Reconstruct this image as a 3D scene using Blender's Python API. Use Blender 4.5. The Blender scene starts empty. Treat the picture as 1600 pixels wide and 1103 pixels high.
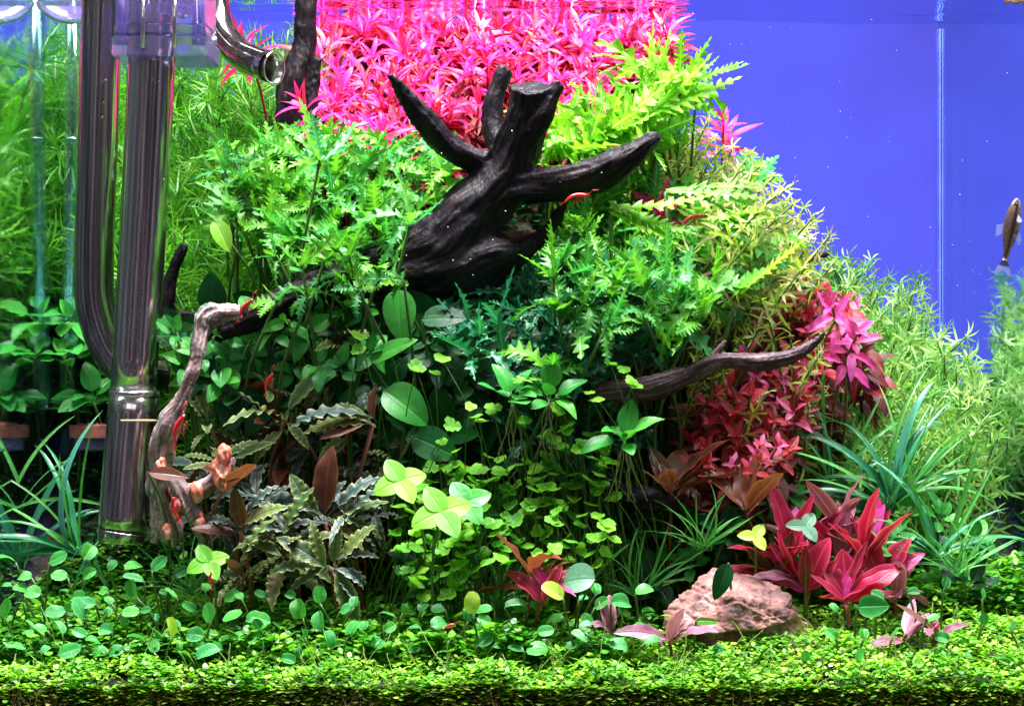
import bpy, bmesh, math, random
import numpy as np
from mathutils import Vector, Matrix, noise
R = math.radians
sc = bpy.context.scene
# ---------------------------------------------------------------- camera
CAM_D = 0.95; FPX = 3116.0; CX = 800.0; CY = 551.5
cam = bpy.data.cameras.new('camera'); camo = bpy.data.objects.new('camera', cam)
sc.collection.objects.link(camo); sc.camera = camo
cam.sensor_width = 36; cam.lens = 36*FPX/1600; cam.clip_start = .02; cam.clip_end = 60
camo.location = (0, -CAM_D, 0); camo.rotation_euler = (R(90), 0, 0)
# ---------------------------------------------------------------- world: dim surround, gold and violet streaks added for the steel to reflect
w = bpy.data.worlds.new('World'); sc.world = w; w.use_nodes = True
nt = w.node_tree; bg = nt.nodes['Background']
tc = nt.nodes.new('ShaderNodeTexCoord'); mp = nt.nodes.new('ShaderNodeMapping'); mp.inputs['Scale'].default_value = (15, 15, .4)
nz = nt.nodes.new('ShaderNodeTexNoise'); nz.inputs['Scale'].default_value = 1.6; nz.inputs['Detail'].default_value = 3
rp = nt.nodes.new('ShaderNodeValToRGB')
rp.color_ramp.elements[0].position = .42; rp.color_ramp.elements[0].color = (.008, .009, .014, 1)
rp.color_ramp.elements[1].position = .68; rp.color_ramp.elements[1].color = (.95, .80, .62, 1)
e = rp.color_ramp.elements.new(.55); e.color = (.10, .085, .08, 1)
e = rp.color_ramp.elements.new(.60); e.color = (.16, .12, .40, 1)
nt.links.new(tc.outputs['Generated'], mp.inputs[0]); nt.links.new(mp.outputs[0], nz.inputs['Vector'])
nt.links.new(nz.outputs[0], rp.inputs[0]); nt.links.new(rp.outputs[0], bg.inputs[0]); bg.inputs[1].default_value = 1.0
# ---------------------------------------------------------------- lamps: the LED bar over the water, an added soft fill in front with no real source
def area(name, loc, rot, sx, sy, power, col):
    l = bpy.data.lights.new(name, 'AREA'); l.shape = 'RECTANGLE'; l.size = sx; l.size_y = sy; l.energy = power; l.color = col
    o = bpy.data.objects.new(name, l); o.location = loc; o.rotation_euler = rot; sc.collection.objects.link(o); return o
area('aquarium_lamp', (0, .10, .75), (R(5), 0, 0), .60, .26, 42.0, (.97, .95, 1.0))
area('front_fill', (-.1, -.9, .75), (R(58), 0, R(-6)), .9, .5, 2.4, (.9, .95, 1.0))
sc.view_settings.view_transform = 'Standard'; sc.view_settings.look = 'None'
sc.view_settings.exposure = 0.12; sc.view_settings.gamma = 1.0
sc.cycles.max_bounces = 8; sc.cycles.transparent_max_bounces = 16
sc.cycles.use_denoising = True

rng = random.Random(7)
U = rng.uniform
def P(px, py, y):
    d = CAM_D + y
    return Vector(((px-CX)*d/FPX, y, (CY-py)*d/FPX))
def pix(v):
    d = CAM_D + v.y
    return (CX + v.x*FPX/d, CY - v.z*FPX/d)
def smooth(a, b, t):
    t = max(0.0, min(1.0, (t-a)/(b-a))); return t*t*(3-2*t)
def lerp(a, b, t): return a+(b-a)*t
WATER = .2236; XL = -.275; XR = .29; YB = .40
# ================================================================ materials
def newmat(name):
    m = bpy.data.materials.new(name); m.use_nodes = True
    n = m.node_tree; n.nodes.clear()
    out = n.nodes.new('ShaderNodeOutputMaterial'); return m, n, out
def math_n(n, op, a, b=None, clamp=False):
    q = n.nodes.new('ShaderNodeMath'); q.operation = op; q.use_clamp = clamp
    for i, v in enumerate((a, b)):
        if v is None: continue
        if isinstance(v, (int, float)): q.inputs[i].default_value = v
        else: n.links.new(v, q.inputs[i])
    return q.outputs[0]
def mixc(n, f, a, b, mode='MIX'):
    q = n.nodes.new('ShaderNodeMix'); q.data_type = 'RGBA'; q.blend_type = mode
    for i, v in ((0, f), (6, a), (7, b)):
        if isinstance(v, (int, float)): q.inputs[i].default_value = v
        elif isinstance(v, tuple): q.inputs[i].default_value = (*v, 1)
        else: n.links.new(v, q.inputs[i])
    return q.outputs[2]
def ramp(n, fac, stops):
    r = n.nodes.new('ShaderNodeValToRGB'); cr = r.color_ramp
    cr.elements[0].position = stops[0][0]; cr.elements[0].color = (*stops[0][1], 1)
    cr.elements[1].position = stops[-1][0]; cr.elements[1].color = (*stops[-1][1], 1)
    for p, c in stops[1:-1]:
        e = cr.elements.new(p); e.color = (*c, 1)
    n.links.new(fac, r.inputs[0]); return r.outputs[0]
def leafmat(name, cols, rim=None, vein=None, rough=.38, trans=.3, under=None, veinf=26, vamp=.35, mott=60., sheen=.5, tip=None):
    """cols: colours a leaf may have (by leaf), rim: edge colour, vein: midrib colour."""
    m, n, out = newmat(name)
    oi = n.nodes.new('ShaderNodeObjectInfo')
    at = n.nodes.new('ShaderNodeAttribute'); at.attribute_name = 'lf'
    sp = n.nodes.new('ShaderNodeSeparateColor'); n.links.new(at.outputs['Color'], sp.inputs[0])
    t, s, rb = sp.outputs[0], sp.outputs[1], sp.outputs[2]
    ge = n.nodes.new('ShaderNodeNewGeometry')
    nz = n.nodes.new('ShaderNodeTexNoise'); nz.inputs['Scale'].default_value = mott; nz.inputs['Detail'].default_value = 4
    n.links.new(ge.outputs['Position'], nz.inputs['Vector'])
    f = math_n(n, 'ADD', oi.outputs['Random'], rb); f = math_n(n, 'FRACT', f)
    f = math_n(n, 'ADD', math_n(n, 'MULTIPLY', f, .75), math_n(n, 'MULTIPLY', math_n(n, 'SUBTRACT', nz.outputs[0], .35), .8), True)
    k = len(cols)
    c = ramp(n, f, [(i/(k-1), cols[i]) for i in range(k)])
    if tip: c = mixc(n, math_n(n, 'POWER', t, 2.0), c, tip)
    nz2 = n.nodes.new('ShaderNodeTexNoise'); nz2.inputs['Scale'].default_value = mott*9; nz2.inputs['Detail'].default_value = 2
    n.links.new(ge.outputs['Position'], nz2.inputs['Vector'])
    c = mixc(n, math_n(n, 'MULTIPLY', math_n(n, 'SUBTRACT', nz2.outputs[0], .45, True), 1.6, True), c, mixc(n, 1.0, c, (.55, .55, .5), 'MULTIPLY'))
    nz4 = n.nodes.new('ShaderNodeTexNoise'); nz4.inputs['Scale'].default_value = 130; nz4.inputs['Detail'].default_value = 3; n.links.new(ge.outputs['Position'], nz4.inputs['Vector'])
    wear = math_n(n, 'MULTIPLY', math_n(n, 'SUBTRACT', math_n(n, 'ADD', nz4.outputs[0], math_n(n, 'MULTIPLY', math_n(n, 'MULTIPLY', s, t), .14)), .66, True), 8.0, True)
    c = mixc(n, math_n(n, 'MULTIPLY', wear, .7), c, mixc(n, .5, c, (.16, .10, .03)))
    if rim: c = mixc(n, math_n(n, 'MULTIPLY', math_n(n, 'POWER', s, 5.0), .9, True), c, rim)
    # side veins and midrib
    sv = math_n(n, 'SINE', math_n(n, 'MULTIPLY', math_n(n, 'SUBTRACT', t, math_n(n, 'MULTIPLY', s, .16)), veinf*6.283))
    sv = math_n(n, 'POWER', math_n(n, 'MULTIPLY', math_n(n, 'ADD', sv, 1.0), .5), 6.0)
    mid = math_n(n, 'SUBTRACT', 1.0, math_n(n, 'MULTIPLY', s, 7.0), True)
    vv = math_n(n, 'MAXIMUM', mid, math_n(n, 'MULTIPLY', math_n(n, 'MULTIPLY', sv, nz.outputs[0]), .5))
    if vein: c = mixc(n, math_n(n, 'MULTIPLY', vv, vamp*2, True), c, vein)
    cu = mixc(n, ge.outputs['Backfacing'], c, under if under else mixc(n, 1.0, c, (1.15, 1.1, 1.1), 'MULTIPLY'))
    bp = n.nodes.new('ShaderNodeBump'); bp.inputs['Strength'].default_value = .5; bp.inputs['Distance'].default_value = .0005
    hh = math_n(n, 'ADD', math_n(n, 'MULTIPLY', vv, -1.0), math_n(n, 'MULTIPLY', nz2.outputs[0], .8))
    n.links.new(hh, bp.inputs['Height'])
    pb = n.nodes.new('ShaderNodeBsdfPrincipled')
    n.links.new(cu, pb.inputs['Base Color']); pb.inputs['Roughness'].default_value = rough
    pb.inputs['Specular IOR Level'].default_value = sheen; n.links.new(bp.outputs[0], pb.inputs['Normal'])
    tr = n.nodes.new('ShaderNodeBsdfTranslucent'); n.links.new(mixc(n, 1.0, cu, (1.1, 1.2, .7), 'MULTIPLY'), tr.inputs[0])
    mx = n.nodes.new('ShaderNodeMixShader'); mx.inputs[0].default_value = trans
    n.links.new(pb.outputs[0], mx.inputs[1]); n.links.new(tr.outputs[0], mx.inputs[2]); n.links.new(mx.outputs[0], out.inputs[0])
    return m
def plainmat(name, stops, scale=40, rough=.6, metal=0., bump=.0, bdist=.001, detail=6, spec=.5, stretch=None, coat=0):
    m, n, out = newmat(name)
    tcn = n.nodes.new('ShaderNodeTexCoord'); mpn = n.nodes.new('ShaderNodeMapping')
    if stretch: mpn.inputs['Scale'].default_value = stretch
    n.links.new(tcn.outputs['Object'], mpn.inputs[0])
    z = n.nodes.new('ShaderNodeTexNoise'); z.inputs['Scale'].default_value = scale; z.inputs['Detail'].default_value = detail
    n.links.new(mpn.outputs[0], z.inputs['Vector'])
    pb = n.nodes.new('ShaderNodeBsdfPrincipled'); n.links.new(ramp(n, z.outputs[0], stops), pb.inputs['Base Color'])
    pb.inputs['Roughness'].default_value = rough; pb.inputs['Metallic'].default_value = metal
    pb.inputs['Specular IOR Level'].default_value = spec; pb.inputs['Coat Weight'].default_value = coat
    if bump:
        b = n.nodes.new('ShaderNodeBump'); b.inputs['Strength'].default_value = bump; b.inputs['Distance'].default_value = bdist
        z3 = n.nodes.new('ShaderNodeTexNoise'); z3.inputs['Scale'].default_value = scale*3; z3.inputs['Detail'].default_value = 8
        n.links.new(mpn.outputs[0], z3.inputs['Vector']); n.links.new(z3.outputs[0], b.inputs['Height']); n.links.new(b.outputs[0], pb.inputs['Normal'])
    n.links.new(pb.outputs[0], out.inputs[0]); return m
# ================================================================ object helpers
COL = sc.collection.objects
def tag(o, label=None, cat=None, group=None, kind=None):
    for k, v in (('label', label), ('category', cat), ('group', group), ('kind', kind)):
        if v: o[k] = v
    return o
def empty(name, loc):
    o = bpy.data.objects.new(name, None); o.location = loc; o.empty_display_size = .005; COL.link(o); return o
def link(name, me, parent=None, M=None):
    o = bpy.data.objects.new(name, me); COL.link(o)
    if parent: o.parent = parent
    if M is not None: o.matrix_basis = M
    return o
def mesh(name, V, F, mat=None, lf=None, smooth_=True):
    me = bpy.data.meshes.new(name); me.from_pydata([tuple(v) for v in V], [], F)
    if mat: me.materials.append(mat)
    if lf is not None:
        a = me.color_attributes.new('lf', 'FLOAT_COLOR', 'POINT')
        a.data.foreach_set('color', np.array([(x[0], x[1], x[2], 1) for x in lf], dtype=np.float32).ravel())
    if smooth_: me.polygons.foreach_set('use_smooth', [True]*len(me.polygons))
    me.update(); return me
def frame(loc, d, up, s):
    x = Vector(d).normalized(); z = Vector(up); z = z - x*z.dot(x)
    if z.length < 1e-6: z = x.orthogonal()
    z.normalize(); y = z.cross(x)
    if isinstance(s, (int, float)): s = (s, s, s)
    return Matrix(((x.x*s[0], y.x*s[1], z.x*s[2], loc[0]), (x.y*s[0], y.y*s[1], z.y*s[2], loc[1]), (x.z*s[0], y.z*s[1], z.z*s[2], loc[2]), (0, 0, 0, 1)))
def basis(u):
    u = Vector(u).normalized(); a = Vector((0, -1, 0)); a = a - u*a.dot(u)
    if a.length < .05: a = Vector((1, 0, 0)) - u*u.x
    a.normalize(); return u, a, u.cross(a)
# ---- leaf meshes: length 1 along +X, upper side +Z
def p_lance(W): return lambda t: W*math.sin(math.pi*min(1, t**.8))**.9
def p_ovate(W): return lambda t: W*max(0, math.sin(math.pi*t**.72))**.7
def p_round(W): return lambda t: W*math.sqrt(max(0, 1-(2*t-1)**2))
def p_strap(W): return lambda t: W*min(1, .45+t*3)*max(0, 1-t**3)**.8
def p_stalk(W, ts=.3, q=.72): return lambda t: .012 if t < ts else W*max(0.02, math.sin(math.pi*((t-ts)/(1-ts))**q))**.75
def p_spoon(W, ts=.3): return lambda t: .02 if t < ts else .02+W*math.sqrt(max(0, 1-(2*((t-ts)/(1-ts))-1)**2))
def leaf(name, mat, prof, nl=8, nw=2, bend=.8, fold=.25, ruf=(0, 0), twist=0, lobes=0, serr=0, seed=0, asym=0):
    rr = random.Random(seed)
    if lobes: nl = lobes*4
    V = []; F = []; L = []; x = z = 0.; y0 = 0.
    rnd = rr.random()*.25; ph = rr.random()*6
    for i in range(nl+1):
        t = i/nl; th = .12-bend*t
        if i: x += math.cos(th)/nl; z += math.sin(th)/nl
        y0 = asym*t*t
        for j in range(2*nw+1):
            s = (j-nw)/nw; sd = 1 if s > 0 else 0
            wd = prof(t); fx = 0
            if lobes and .1 < t < .98:
                k = (i + (2 if sd else 0)*0) % 4
                kk = (.22, .72, 1.0, .5)[k]*(.85+.3*rr.random())
                wd *= 1-(1-kk)*min(1, abs(s)*1.0) if abs(s) > .3 else 1
                fx = abs(s)*wd*.55
            if serr and 0 < t < 1: wd *= 1+serr*(1 if i % 2 else -1)*abs(s)
            n_ = fold*abs(s)*wd + ruf[0]*(abs(s)**2)*math.sin(ruf[1]*t*6.283+ph+sd*1.7)*(prof(t)/max(1e-4, prof(.5)))
            tw = twist*t; yy = s*wd
            yl = yy*math.cos(tw)-n_*math.sin(tw); nl_ = yy*math.sin(tw)+n_*math.cos(tw)
            V.append((x+fx*math.cos(th)-nl_*math.sin(th), y0+yl, z+fx*math.sin(th)+nl_*math.cos(th)))
            L.append((t, abs(s), rnd))
    c = 2*nw+1
    for i in range(nl):
        for j in range(2*nw):
            a = i*c+j; F.append((a, a+c, a+c+1, a+1))
    return mesh(name, V, F, mat, L)
def tube(name, pts, rad, mat, sides=6, cap=True, jitter=0, seed=0, lf=False):
    pts = [Vector(p) for p in pts]; n = len(pts); V = []; F = []
    a = None
    for i, p in enumerate(pts):
        t = (pts[min(i+1, n-1)]-pts[max(i-1, 0)]).normalized()
        if a is None: a = t.orthogonal().normalized()
        a = (a - t*a.dot(t)).normalized(); b = t.cross(a)
        r = rad[i] if isinstance(rad, (list, tuple)) else rad
        for k in range(sides):
            q = 6.28318*k/sides; rr_ = r
            V.append(p + (a*math.cos(q)+b*math.sin(q))*rr_)
    for i in range(n-1):
        for k in range(sides):
            k2 = (k+1) % sides
            F.append((i*sides+k, i*sides+k2, (i+1)*sides+k2, (i+1)*sides+k))
    if cap:
        F.append(tuple(range(sides))[::-1]); F.append(tuple((n-1)*sides+k for k in range(sides)))
    return mesh(name, V, F, mat, [(.5, .5, 0)]*len(V) if lf else None)
def catmull(pts, m=8):
    pts = [np.array(p, float) for p in pts]; out = []
    P_ = [2*pts[0]-pts[1]]+pts+[2*pts[-1]-pts[-2]]
    for i in range(1, len(P_)-2):
        for k in range(m):
            t = k/m; a, b, c, d = P_[i-1:i+3]
            out.append(.5*((2*b)+(-a+c)*t+(2*a-5*b+4*c-d)*t*t+(-a+3*b-3*c+d)*t**3))
    out.append(pts[-1]); return out
# ================================================================ the ground
GP = [(-400, 780), (0, 750), (150, 720), (250, 600), (330, 470), (430, 330), (520, 240), (700, 215), (900, 225), (1030, 250), (1110, 310), (1180, 400), (1260, 490), (1400, 600), (1500, 680), (1700, 740), (2200, 780)]
def ground(x, y):
    px = CX + x*FPX/(CAM_D+.36)
    py = np.interp(px, [a for a, b in GP], [b for a, b in GP])
    zb = (CY-py)*(CAM_D+.36)/FPX
    base = -.1625+(.085+.10*smooth(.05, .15, x))*min(y, .3)
    y0 = .14+.08*smooth(950, 1350, px)
    k = smooth(y0, .345, y)
    z = base+(max(zb, base)-base)*k
    z += .006*noise.noise(Vector((x*18, y*18, 3)))*min(1, y*12)+.0022*noise.noise(Vector((x*70, y*70, 7)))*min(1, .3+y*12)+.0035*noise.noise(Vector((x*26, y*26, 31)))*smooth(.05, 0, y)
    return z
soil = plainmat('dark_soil', [(.3, (.008, .006, .006)), (.55, (.035, .022, .014)), (.75, (.10, .06, .035))], scale=220, rough=.95, bump=.8, bdist=.002)
def build_ground():
    xs = np.linspace(XL-.002, XR+.002, 170); ys = np.concatenate([[0], np.linspace(.0015, YB-.001, 110)])
    V = []; F = []
    for j, y in enumerate(ys):
        for x in xs:
            z = ground(x, y)+(.0015*noise.noise(Vector((x*400, y*400, 1))))
            V.append((x, y, z))
    nx = len(xs)
    for j in range(len(ys)-1):
        for i in range(nx-1):
            a = j*nx+i; F.append((a, a+1, a+nx+1, a+nx))
    b0 = len(V)
    for k in range(1, 7):
        for i, x in enumerate(xs):
            V.append((x, .0006*noise.noise(Vector((x*300, k, 0)))-.0012*k, ground(x, 0)-k*.006))
    for k in range(6):
        for i in range(nx-1):
            a = (i if k == 0 else b0+(k-1)*nx+i); b = b0+k*nx+i
            F.append((a, b, b+1, a+1))
    o = link('soil_bed', mesh('soil_bed', V, F, soil)); tag(o, kind='structure')
build_ground()
# ---- backdrop: back-lit blue screen
m, n, out = newmat('backlit_blue_film')
em = n.nodes.new('ShaderNodeEmission'); tcn = n.nodes.new('ShaderNodeTexCoord')
z = n.nodes.new('ShaderNodeTexNoise'); z.inputs['Scale'].default_value = 5; z.inputs['Detail'].default_value = 3
n.links.new(tcn.outputs['Object'], z.inputs['Vector'])
n.links.new(ramp(n, z.outputs[0], [(.30, (.090, .090, .66)), (.45, (.108, .118, .88)), (.56, (.118, .132, .98)), (.72, (.10, .165, 1.0))]), em.inputs[0]); em.inputs[1].default_value = 1.0
n.links.new(em.outputs[0], out.inputs[0]); film = m
V = [(XL, YB+.006, -.2), (XR, YB+.006, -.2), (XR, YB+.006, .23), (XL, YB+.006, .23), (XL, YB+.009, -.2), (XR, YB+.009, -.2), (XR, YB+.009, .23), (XL, YB+.009, .23)]
Fb = [(0, 1, 2, 3), (7, 6, 5, 4), (0, 4, 5, 1), (3, 2, 6, 7), (0, 3, 7, 4), (1, 5, 6, 2)]
tag(link('blue_backdrop', mesh('blue_backdrop', V, Fb, film, smooth_=False)), kind='structure')
# ---- side glass (mirrors at grazing angles) and silicone
def glassmat(name, col, rough, gl=.86):
    m, n, out = newmat(name)
    g = n.nodes.new('ShaderNodeBsdfGlossy'); g.inputs[0].default_value = (*col, 1); g.inputs['Roughness'].default_value = rough
    tr = n.nodes.new('ShaderNodeBsdfTransparent'); tr.inputs[0].default_value = (.8, .95, .9, 1)
    lw = n.nodes.new('ShaderNodeLayerWeight'); lw.inputs[0].default_value = .5
    f = math_n(n, 'MULTIPLY', math_n(n, 'POWER', lw.outputs['Facing'], .35), gl, True)
    tcn = n.nodes.new('ShaderNodeTexCoord'); mpn = n.nodes.new('ShaderNodeMapping'); mpn.inputs['Scale'].default_value = (1, .4, 6)
    n.links.new(tcn.outputs['Object'], mpn.inputs[0])
    z = n.nodes.new('ShaderNodeTexNoise'); z.inputs['Scale'].default_value = 60; z.inputs['Detail'].default_value = 2; n.links.new(mpn.outputs[0], z.inputs['Vector'])
    b = n.nodes.new('ShaderNodeBump'); b.inputs['Strength'].default_value = .12; b.inputs['Distance'].default_value = .0006
    n.links.new(z.outputs[0], b.inputs['Height']); n.links.new(b.outputs[0], g.inputs['Normal'])
    mx = n.nodes.new('ShaderNodeMixShader'); n.links.new(f, mx.inputs[0]); n.links.new(tr.outputs[0], mx.inputs[1]); n.links.new(g.outputs[0], mx.inputs[2])
    n.links.new(mx.outputs[0], out.inputs[0]); return m
sideg = glassmat('side_glass', (.80, .95, .95), .05, .97)
def box(name, lo, hi, mat, parent=None, bev=0):
    bm = bmesh.new(); bmesh.ops.create_cube(bm, size=1)
    for v in bm.verts:
        for k in range(3): v.co[k] = lo[k]+(v.co[k]+.5)*(hi[k]-lo[k])
    if bev: bmesh.ops.bevel(bm, geom=bm.edges[:], offset=bev, segments=2, affect='EDGES')
    me = bpy.data.meshes.new(name); bm.to_mesh(me); bm.free(); me.materials.append(mat)
    return link(name, me, parent)
tank = empty('aquarium', (0, 0, 0)); tag(tank, 'clear glass aquarium whose side panes mirror the plants beside them', 'aquarium')
box('side_glass', (XL-.005, -.012, -.21), (XL, YB+.005, .235), sideg, tank)
box('side_glass', (XR, -.012, -.21), (XR+.005, YB+.005, .235), sideg, tank)
seam = plainmat('glow_blue_silicone', [(.3, (.08, .11, .55)), (.7, (.12, .17, .68))], scale=30, rough=.25)  # silicone itself is clear; the backdrop's blue glow is put into its colour
for nm, a, b in (('silicone_seam', XR-.0013, XR-.0002),):
    box(nm, (a, YB-.003, -.06), (b, YB+.004, .219), seam, tank, .0008)
edge_m = plainmat('seam_edge', [(.3, (.03, .04, .30)), (.7, (.05, .06, .42))], scale=30, rough=.3)
box('seam_edge', (XR-.0024, YB-.001, -.06), (XR-.0014, YB+.004, .219), edge_m, tank)
# ---- water surface, seen from below
m, n, out = newmat('water_surface')
g = n.nodes.new('ShaderNodeBsdfGlossy'); g.inputs[0].default_value = (.80, .84, .92, 1); g.inputs['Roughness'].default_value = .02
tr = n.nodes.new('ShaderNodeBsdfTransparent'); lw = n.nodes.new('ShaderNodeLayerWeight'); lw.inputs[0].default_value = .5
f = math_n(n, 'MULTIPLY', math_n(n, 'SUBTRACT', lw.outputs['Facing'], .30, True), 4.0, True)
mx = n.nodes.new('ShaderNodeMixShader'); n.links.new(f, mx.inputs[0]); n.links.new(tr.outputs[0], mx.inputs[1]); n.links.new(g.outputs[0], mx.inputs[2])
n.links.new(mx.outputs[0], out.inputs[0]); wmat = m
def build_water():
    xs = np.linspace(XL, XR, 200); ys = np.linspace(0, YB, 130); V = []; F = []
    for y in ys:
        for x in xs:
            h = .0026*noise.noise(Vector((x*10, y*60, 0)))+.0008*noise.noise(Vector((x*30, y*190, 4)))+.0008*math.sin(x*22+y*30)
            V.append((x, y, WATER+h))
    nx = len(xs)
    for j in range(len(ys)-1):
        for i in range(nx-1):
            a = j*nx+i; F.append((a, a+nx, a+nx+1, a+1))
    tag(link('water_surface', mesh('water_surface', V, F, wmat)), kind='structure')
build_water()
# ================================================================ driftwood
def wood_mat(name, dark, mid, lite, spots=None, sp_t=.62):
    m, n, out = newmat(name)
    ge = n.nodes.new('ShaderNodeNewGeometry')
    z = n.nodes.new('ShaderNodeTexNoise'); z.inputs['Scale'].default_value = 90; z.inputs['Detail'].default_value = 8; z.inputs['Roughness'].default_value = .65
    n.links.new(ge.outputs['Position'], z.inputs['Vector'])
    ag = n.nodes.new('ShaderNodeAttribute'); ag.attribute_name = 'grain'
    zz = math_n(n, 'ADD', math_n(n, 'MULTIPLY', z.outputs[0], .5), math_n(n, 'MULTIPLY', ag.outputs['Fac'], .5))
    c = ramp(n, zz, [(.32, dark), (.52, mid), (.68, lite)])
    if spots:
        z2 = n.nodes.new('ShaderNodeTexNoise'); z2.inputs['Scale'].default_value = 150; z2.inputs['Detail'].default_value = 5
        n.links.new(ge.outputs['Position'], z2.inputs['Vector'])
        c = mixc(n, math_n(n, 'MULTIPLY', math_n(n, 'SUBTRACT', z2.outputs[0], sp_t, True), 9, True), c, spots)
    pb = n.nodes.new('ShaderNodeBsdfPrincipled'); n.links.new(c, pb.inputs['Base Color']); pb.inputs['Roughness'].default_value = .5; pb.inputs['Specular IOR Level'].default_value = .16
    at = n.nodes.new('ShaderNodeAttribute'); at.attribute_name = 'grain'
    mpn = n.nodes.new('ShaderNodeMapping'); mpn.inputs['Scale'].default_value = (1, 1, .3); n.links.new(ge.outputs['Position'], mpn.inputs[0])
    z3 = n.nodes.new('ShaderNodeTexNoise'); z3.inputs['Scale'].default_value = 330; z3.inputs['Detail'].default_value = 6; n.links.new(mpn.outputs[0], z3.inputs['Vector'])
    b = n.nodes.new('ShaderNodeBump'); b.inputs['Strength'].default_value = .9; b.inputs['Distance'].default_value = .0012
    n.links.new(z3.outputs[0], b.inputs['Height']); n.links.new(b.outputs[0], pb.inputs['Normal'])
    n.links.new(pb.outputs[0], out.inputs[0]); return m
blackwood = wood_mat('black_bogwood', (.002, .0018, .004), (.007, .0045, .007), (.026, .014, .014), (.10, .07, .08), .66)
palewood = wood_mat('pale_root_wood', (.05, .03, .035), (.30, .20, .19), (.62, .50, .48), (.04, .13, .07), .58)
brownwood = wood_mat('brown_branch_wood', (.018, .010, .011), (.06, .034, .036), (.22, .14, .15), (.10, .08, .1), .62)
def branch_tube(V, F, path, seed, sides=22, m=10, ridge=.16, flat_end=False):
    pts = catmull(path, m); n = len(pts); a = None; off = len(V)
    for i in range(n):
        p = Vector(pts[i][:3]); r = float(pts[i][3])
        t = (Vector(pts[min(i+1, n-1)][:3])-Vector(pts[max(i-1, 0)][:3])).normalized()
        if a is None: a = t.orthogonal().normalized()
        a = (a-t*a.dot(t)).normalized(); b = t.cross(a)
        for k in range(sides):
            q = 6.28318*k/sides
            rr_ = r*(1+ridge*noise.noise(Vector((math.cos(q)*1.7, math.sin(q)*1.7, i*.05+seed*9)))*1.6+.10*noise.noise(Vector((math.cos(q)*5, math.sin(q)*5, i*.08+seed*5))))
            pp = p+(a*math.cos(q)+b*math.sin(q))*max(rr_, .0003)
            if flat_end and i == n-1: pp += t*(.004*noise.noise(Vector((k*.9, seed, 0)))+.001)
            V.append(pp)
    for i in range(n-1):
        for k in range(sides):
            k2 = (k+1) % sides; F.append((off+i*sides+k, off+i*sides+k2, off+(i+1)*sides+k2, off+(i+1)*sides+k))
    F.append(tuple(off+k for k in range(sides))[::-1]); F.append(tuple(off+(n-1)*sides+k for k in range(sides)))
def B(px, py, y, r):
    v = P(px, py, y); return (v.x, v.y, v.z, r*(CAM_D+y)/FPX)
def wood_object(name, paths, mat, voxel, label, cat='driftwood', amp=.0012, group=None):
    V = []; F = []
    for i, (p, fl) in enumerate(paths): branch_tube(V, F, p, i+len(name), flat_end=fl)
    me = mesh(name, V, F, mat); o = link(name, me)
    md = o.modifiers.new('r', 'REMESH'); md.mode = 'VOXEL'; md.voxel_size = voxel; md.use_smooth_shade = True
    dg = bpy.context.evaluated_depsgraph_get(); ev = o.evaluated_get(dg); me2 = bpy.data.meshes.new_from_object(ev)
    o.modifiers.clear(); o.data = me2; me2.name = name
    if not me2.materials: me2.materials.append(mat)
    nv = len(me2.vertices); co = np.zeros(nv*3); me2.vertices.foreach_get('co', co); no = np.zeros(nv*3)
    me2.vertex_normals.foreach_get('vector', no); co = co.reshape(-1, 3); no = no.reshape(-1, 3)
    S = []                                              # samples of the branch axes: position, tangent, side, length, radius
    for bi, (p, fl) in enumerate(paths):
        c_ = catmull(p, 10); a_ = None; Ls = bi*.37
        for i in range(len(c_)):
            t = (Vector(c_[min(i+1, len(c_)-1)][:3])-Vector(c_[max(i-1, 0)][:3])).normalized()
            if a_ is None: a_ = t.orthogonal().normalized()
            a_ = (a_-t*a_.dot(t)).normalized(); q = Vector(c_[i][:3])
            if i: Ls += (q-Vector(c_[i-1][:3])).length
            S.append((q, t, a_.copy(), t.cross(a_), Ls, float(c_[i][3])))
    SP = np.array([tuple(q[0]) for q in S]); SR = np.array([q[5] for q in S]); gr = np.zeros(nv)
    for k0 in range(0, nv, 4000):
        dd = np.linalg.norm(co[k0:k0+4000, None, :]-SP[None], axis=2)-SR[None]; nn = dd.argmin(axis=1)
        for i_, j_ in enumerate(nn):
            i = k0+i_; q, t, a_, b_, Ls, rr_ = S[j_]; v = Vector(co[i]); w_ = v-q; al = math.atan2(w_.dot(b_), w_.dot(a_)); ll = Ls+w_.dot(t)
            cx_, cy_ = math.cos(al), math.sin(al); kk = rr_*90+1.2
            g1 = noise.noise(Vector((cx_*kk*2.2, cy_*kk*2.2, ll*38))); g2 = noise.noise(Vector((cx_*kk*6, cy_*kk*6, ll*70)))
            rg = (1-abs(g1)*2.2)+.45*(1-abs(g2)*2.2); gr[i] = .5+.35*g1+.35*g2
            h = -rg*.75+noise.noise(v*110)*.7+noise.noise(v*45)*1.0
            co[i] += no[i]*h*amp
    ga = me2.attributes.new('grain', 'FLOAT', 'POINT'); ga.data.foreach_set('value', gr.astype(np.float32))
    me2.vertices.foreach_set('co', co.ravel()); me2.polygons.foreach_set('use_smooth', [True]*len(me2.polygons)); me2.update()
    tag(o, label, cat, group); return o
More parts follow.
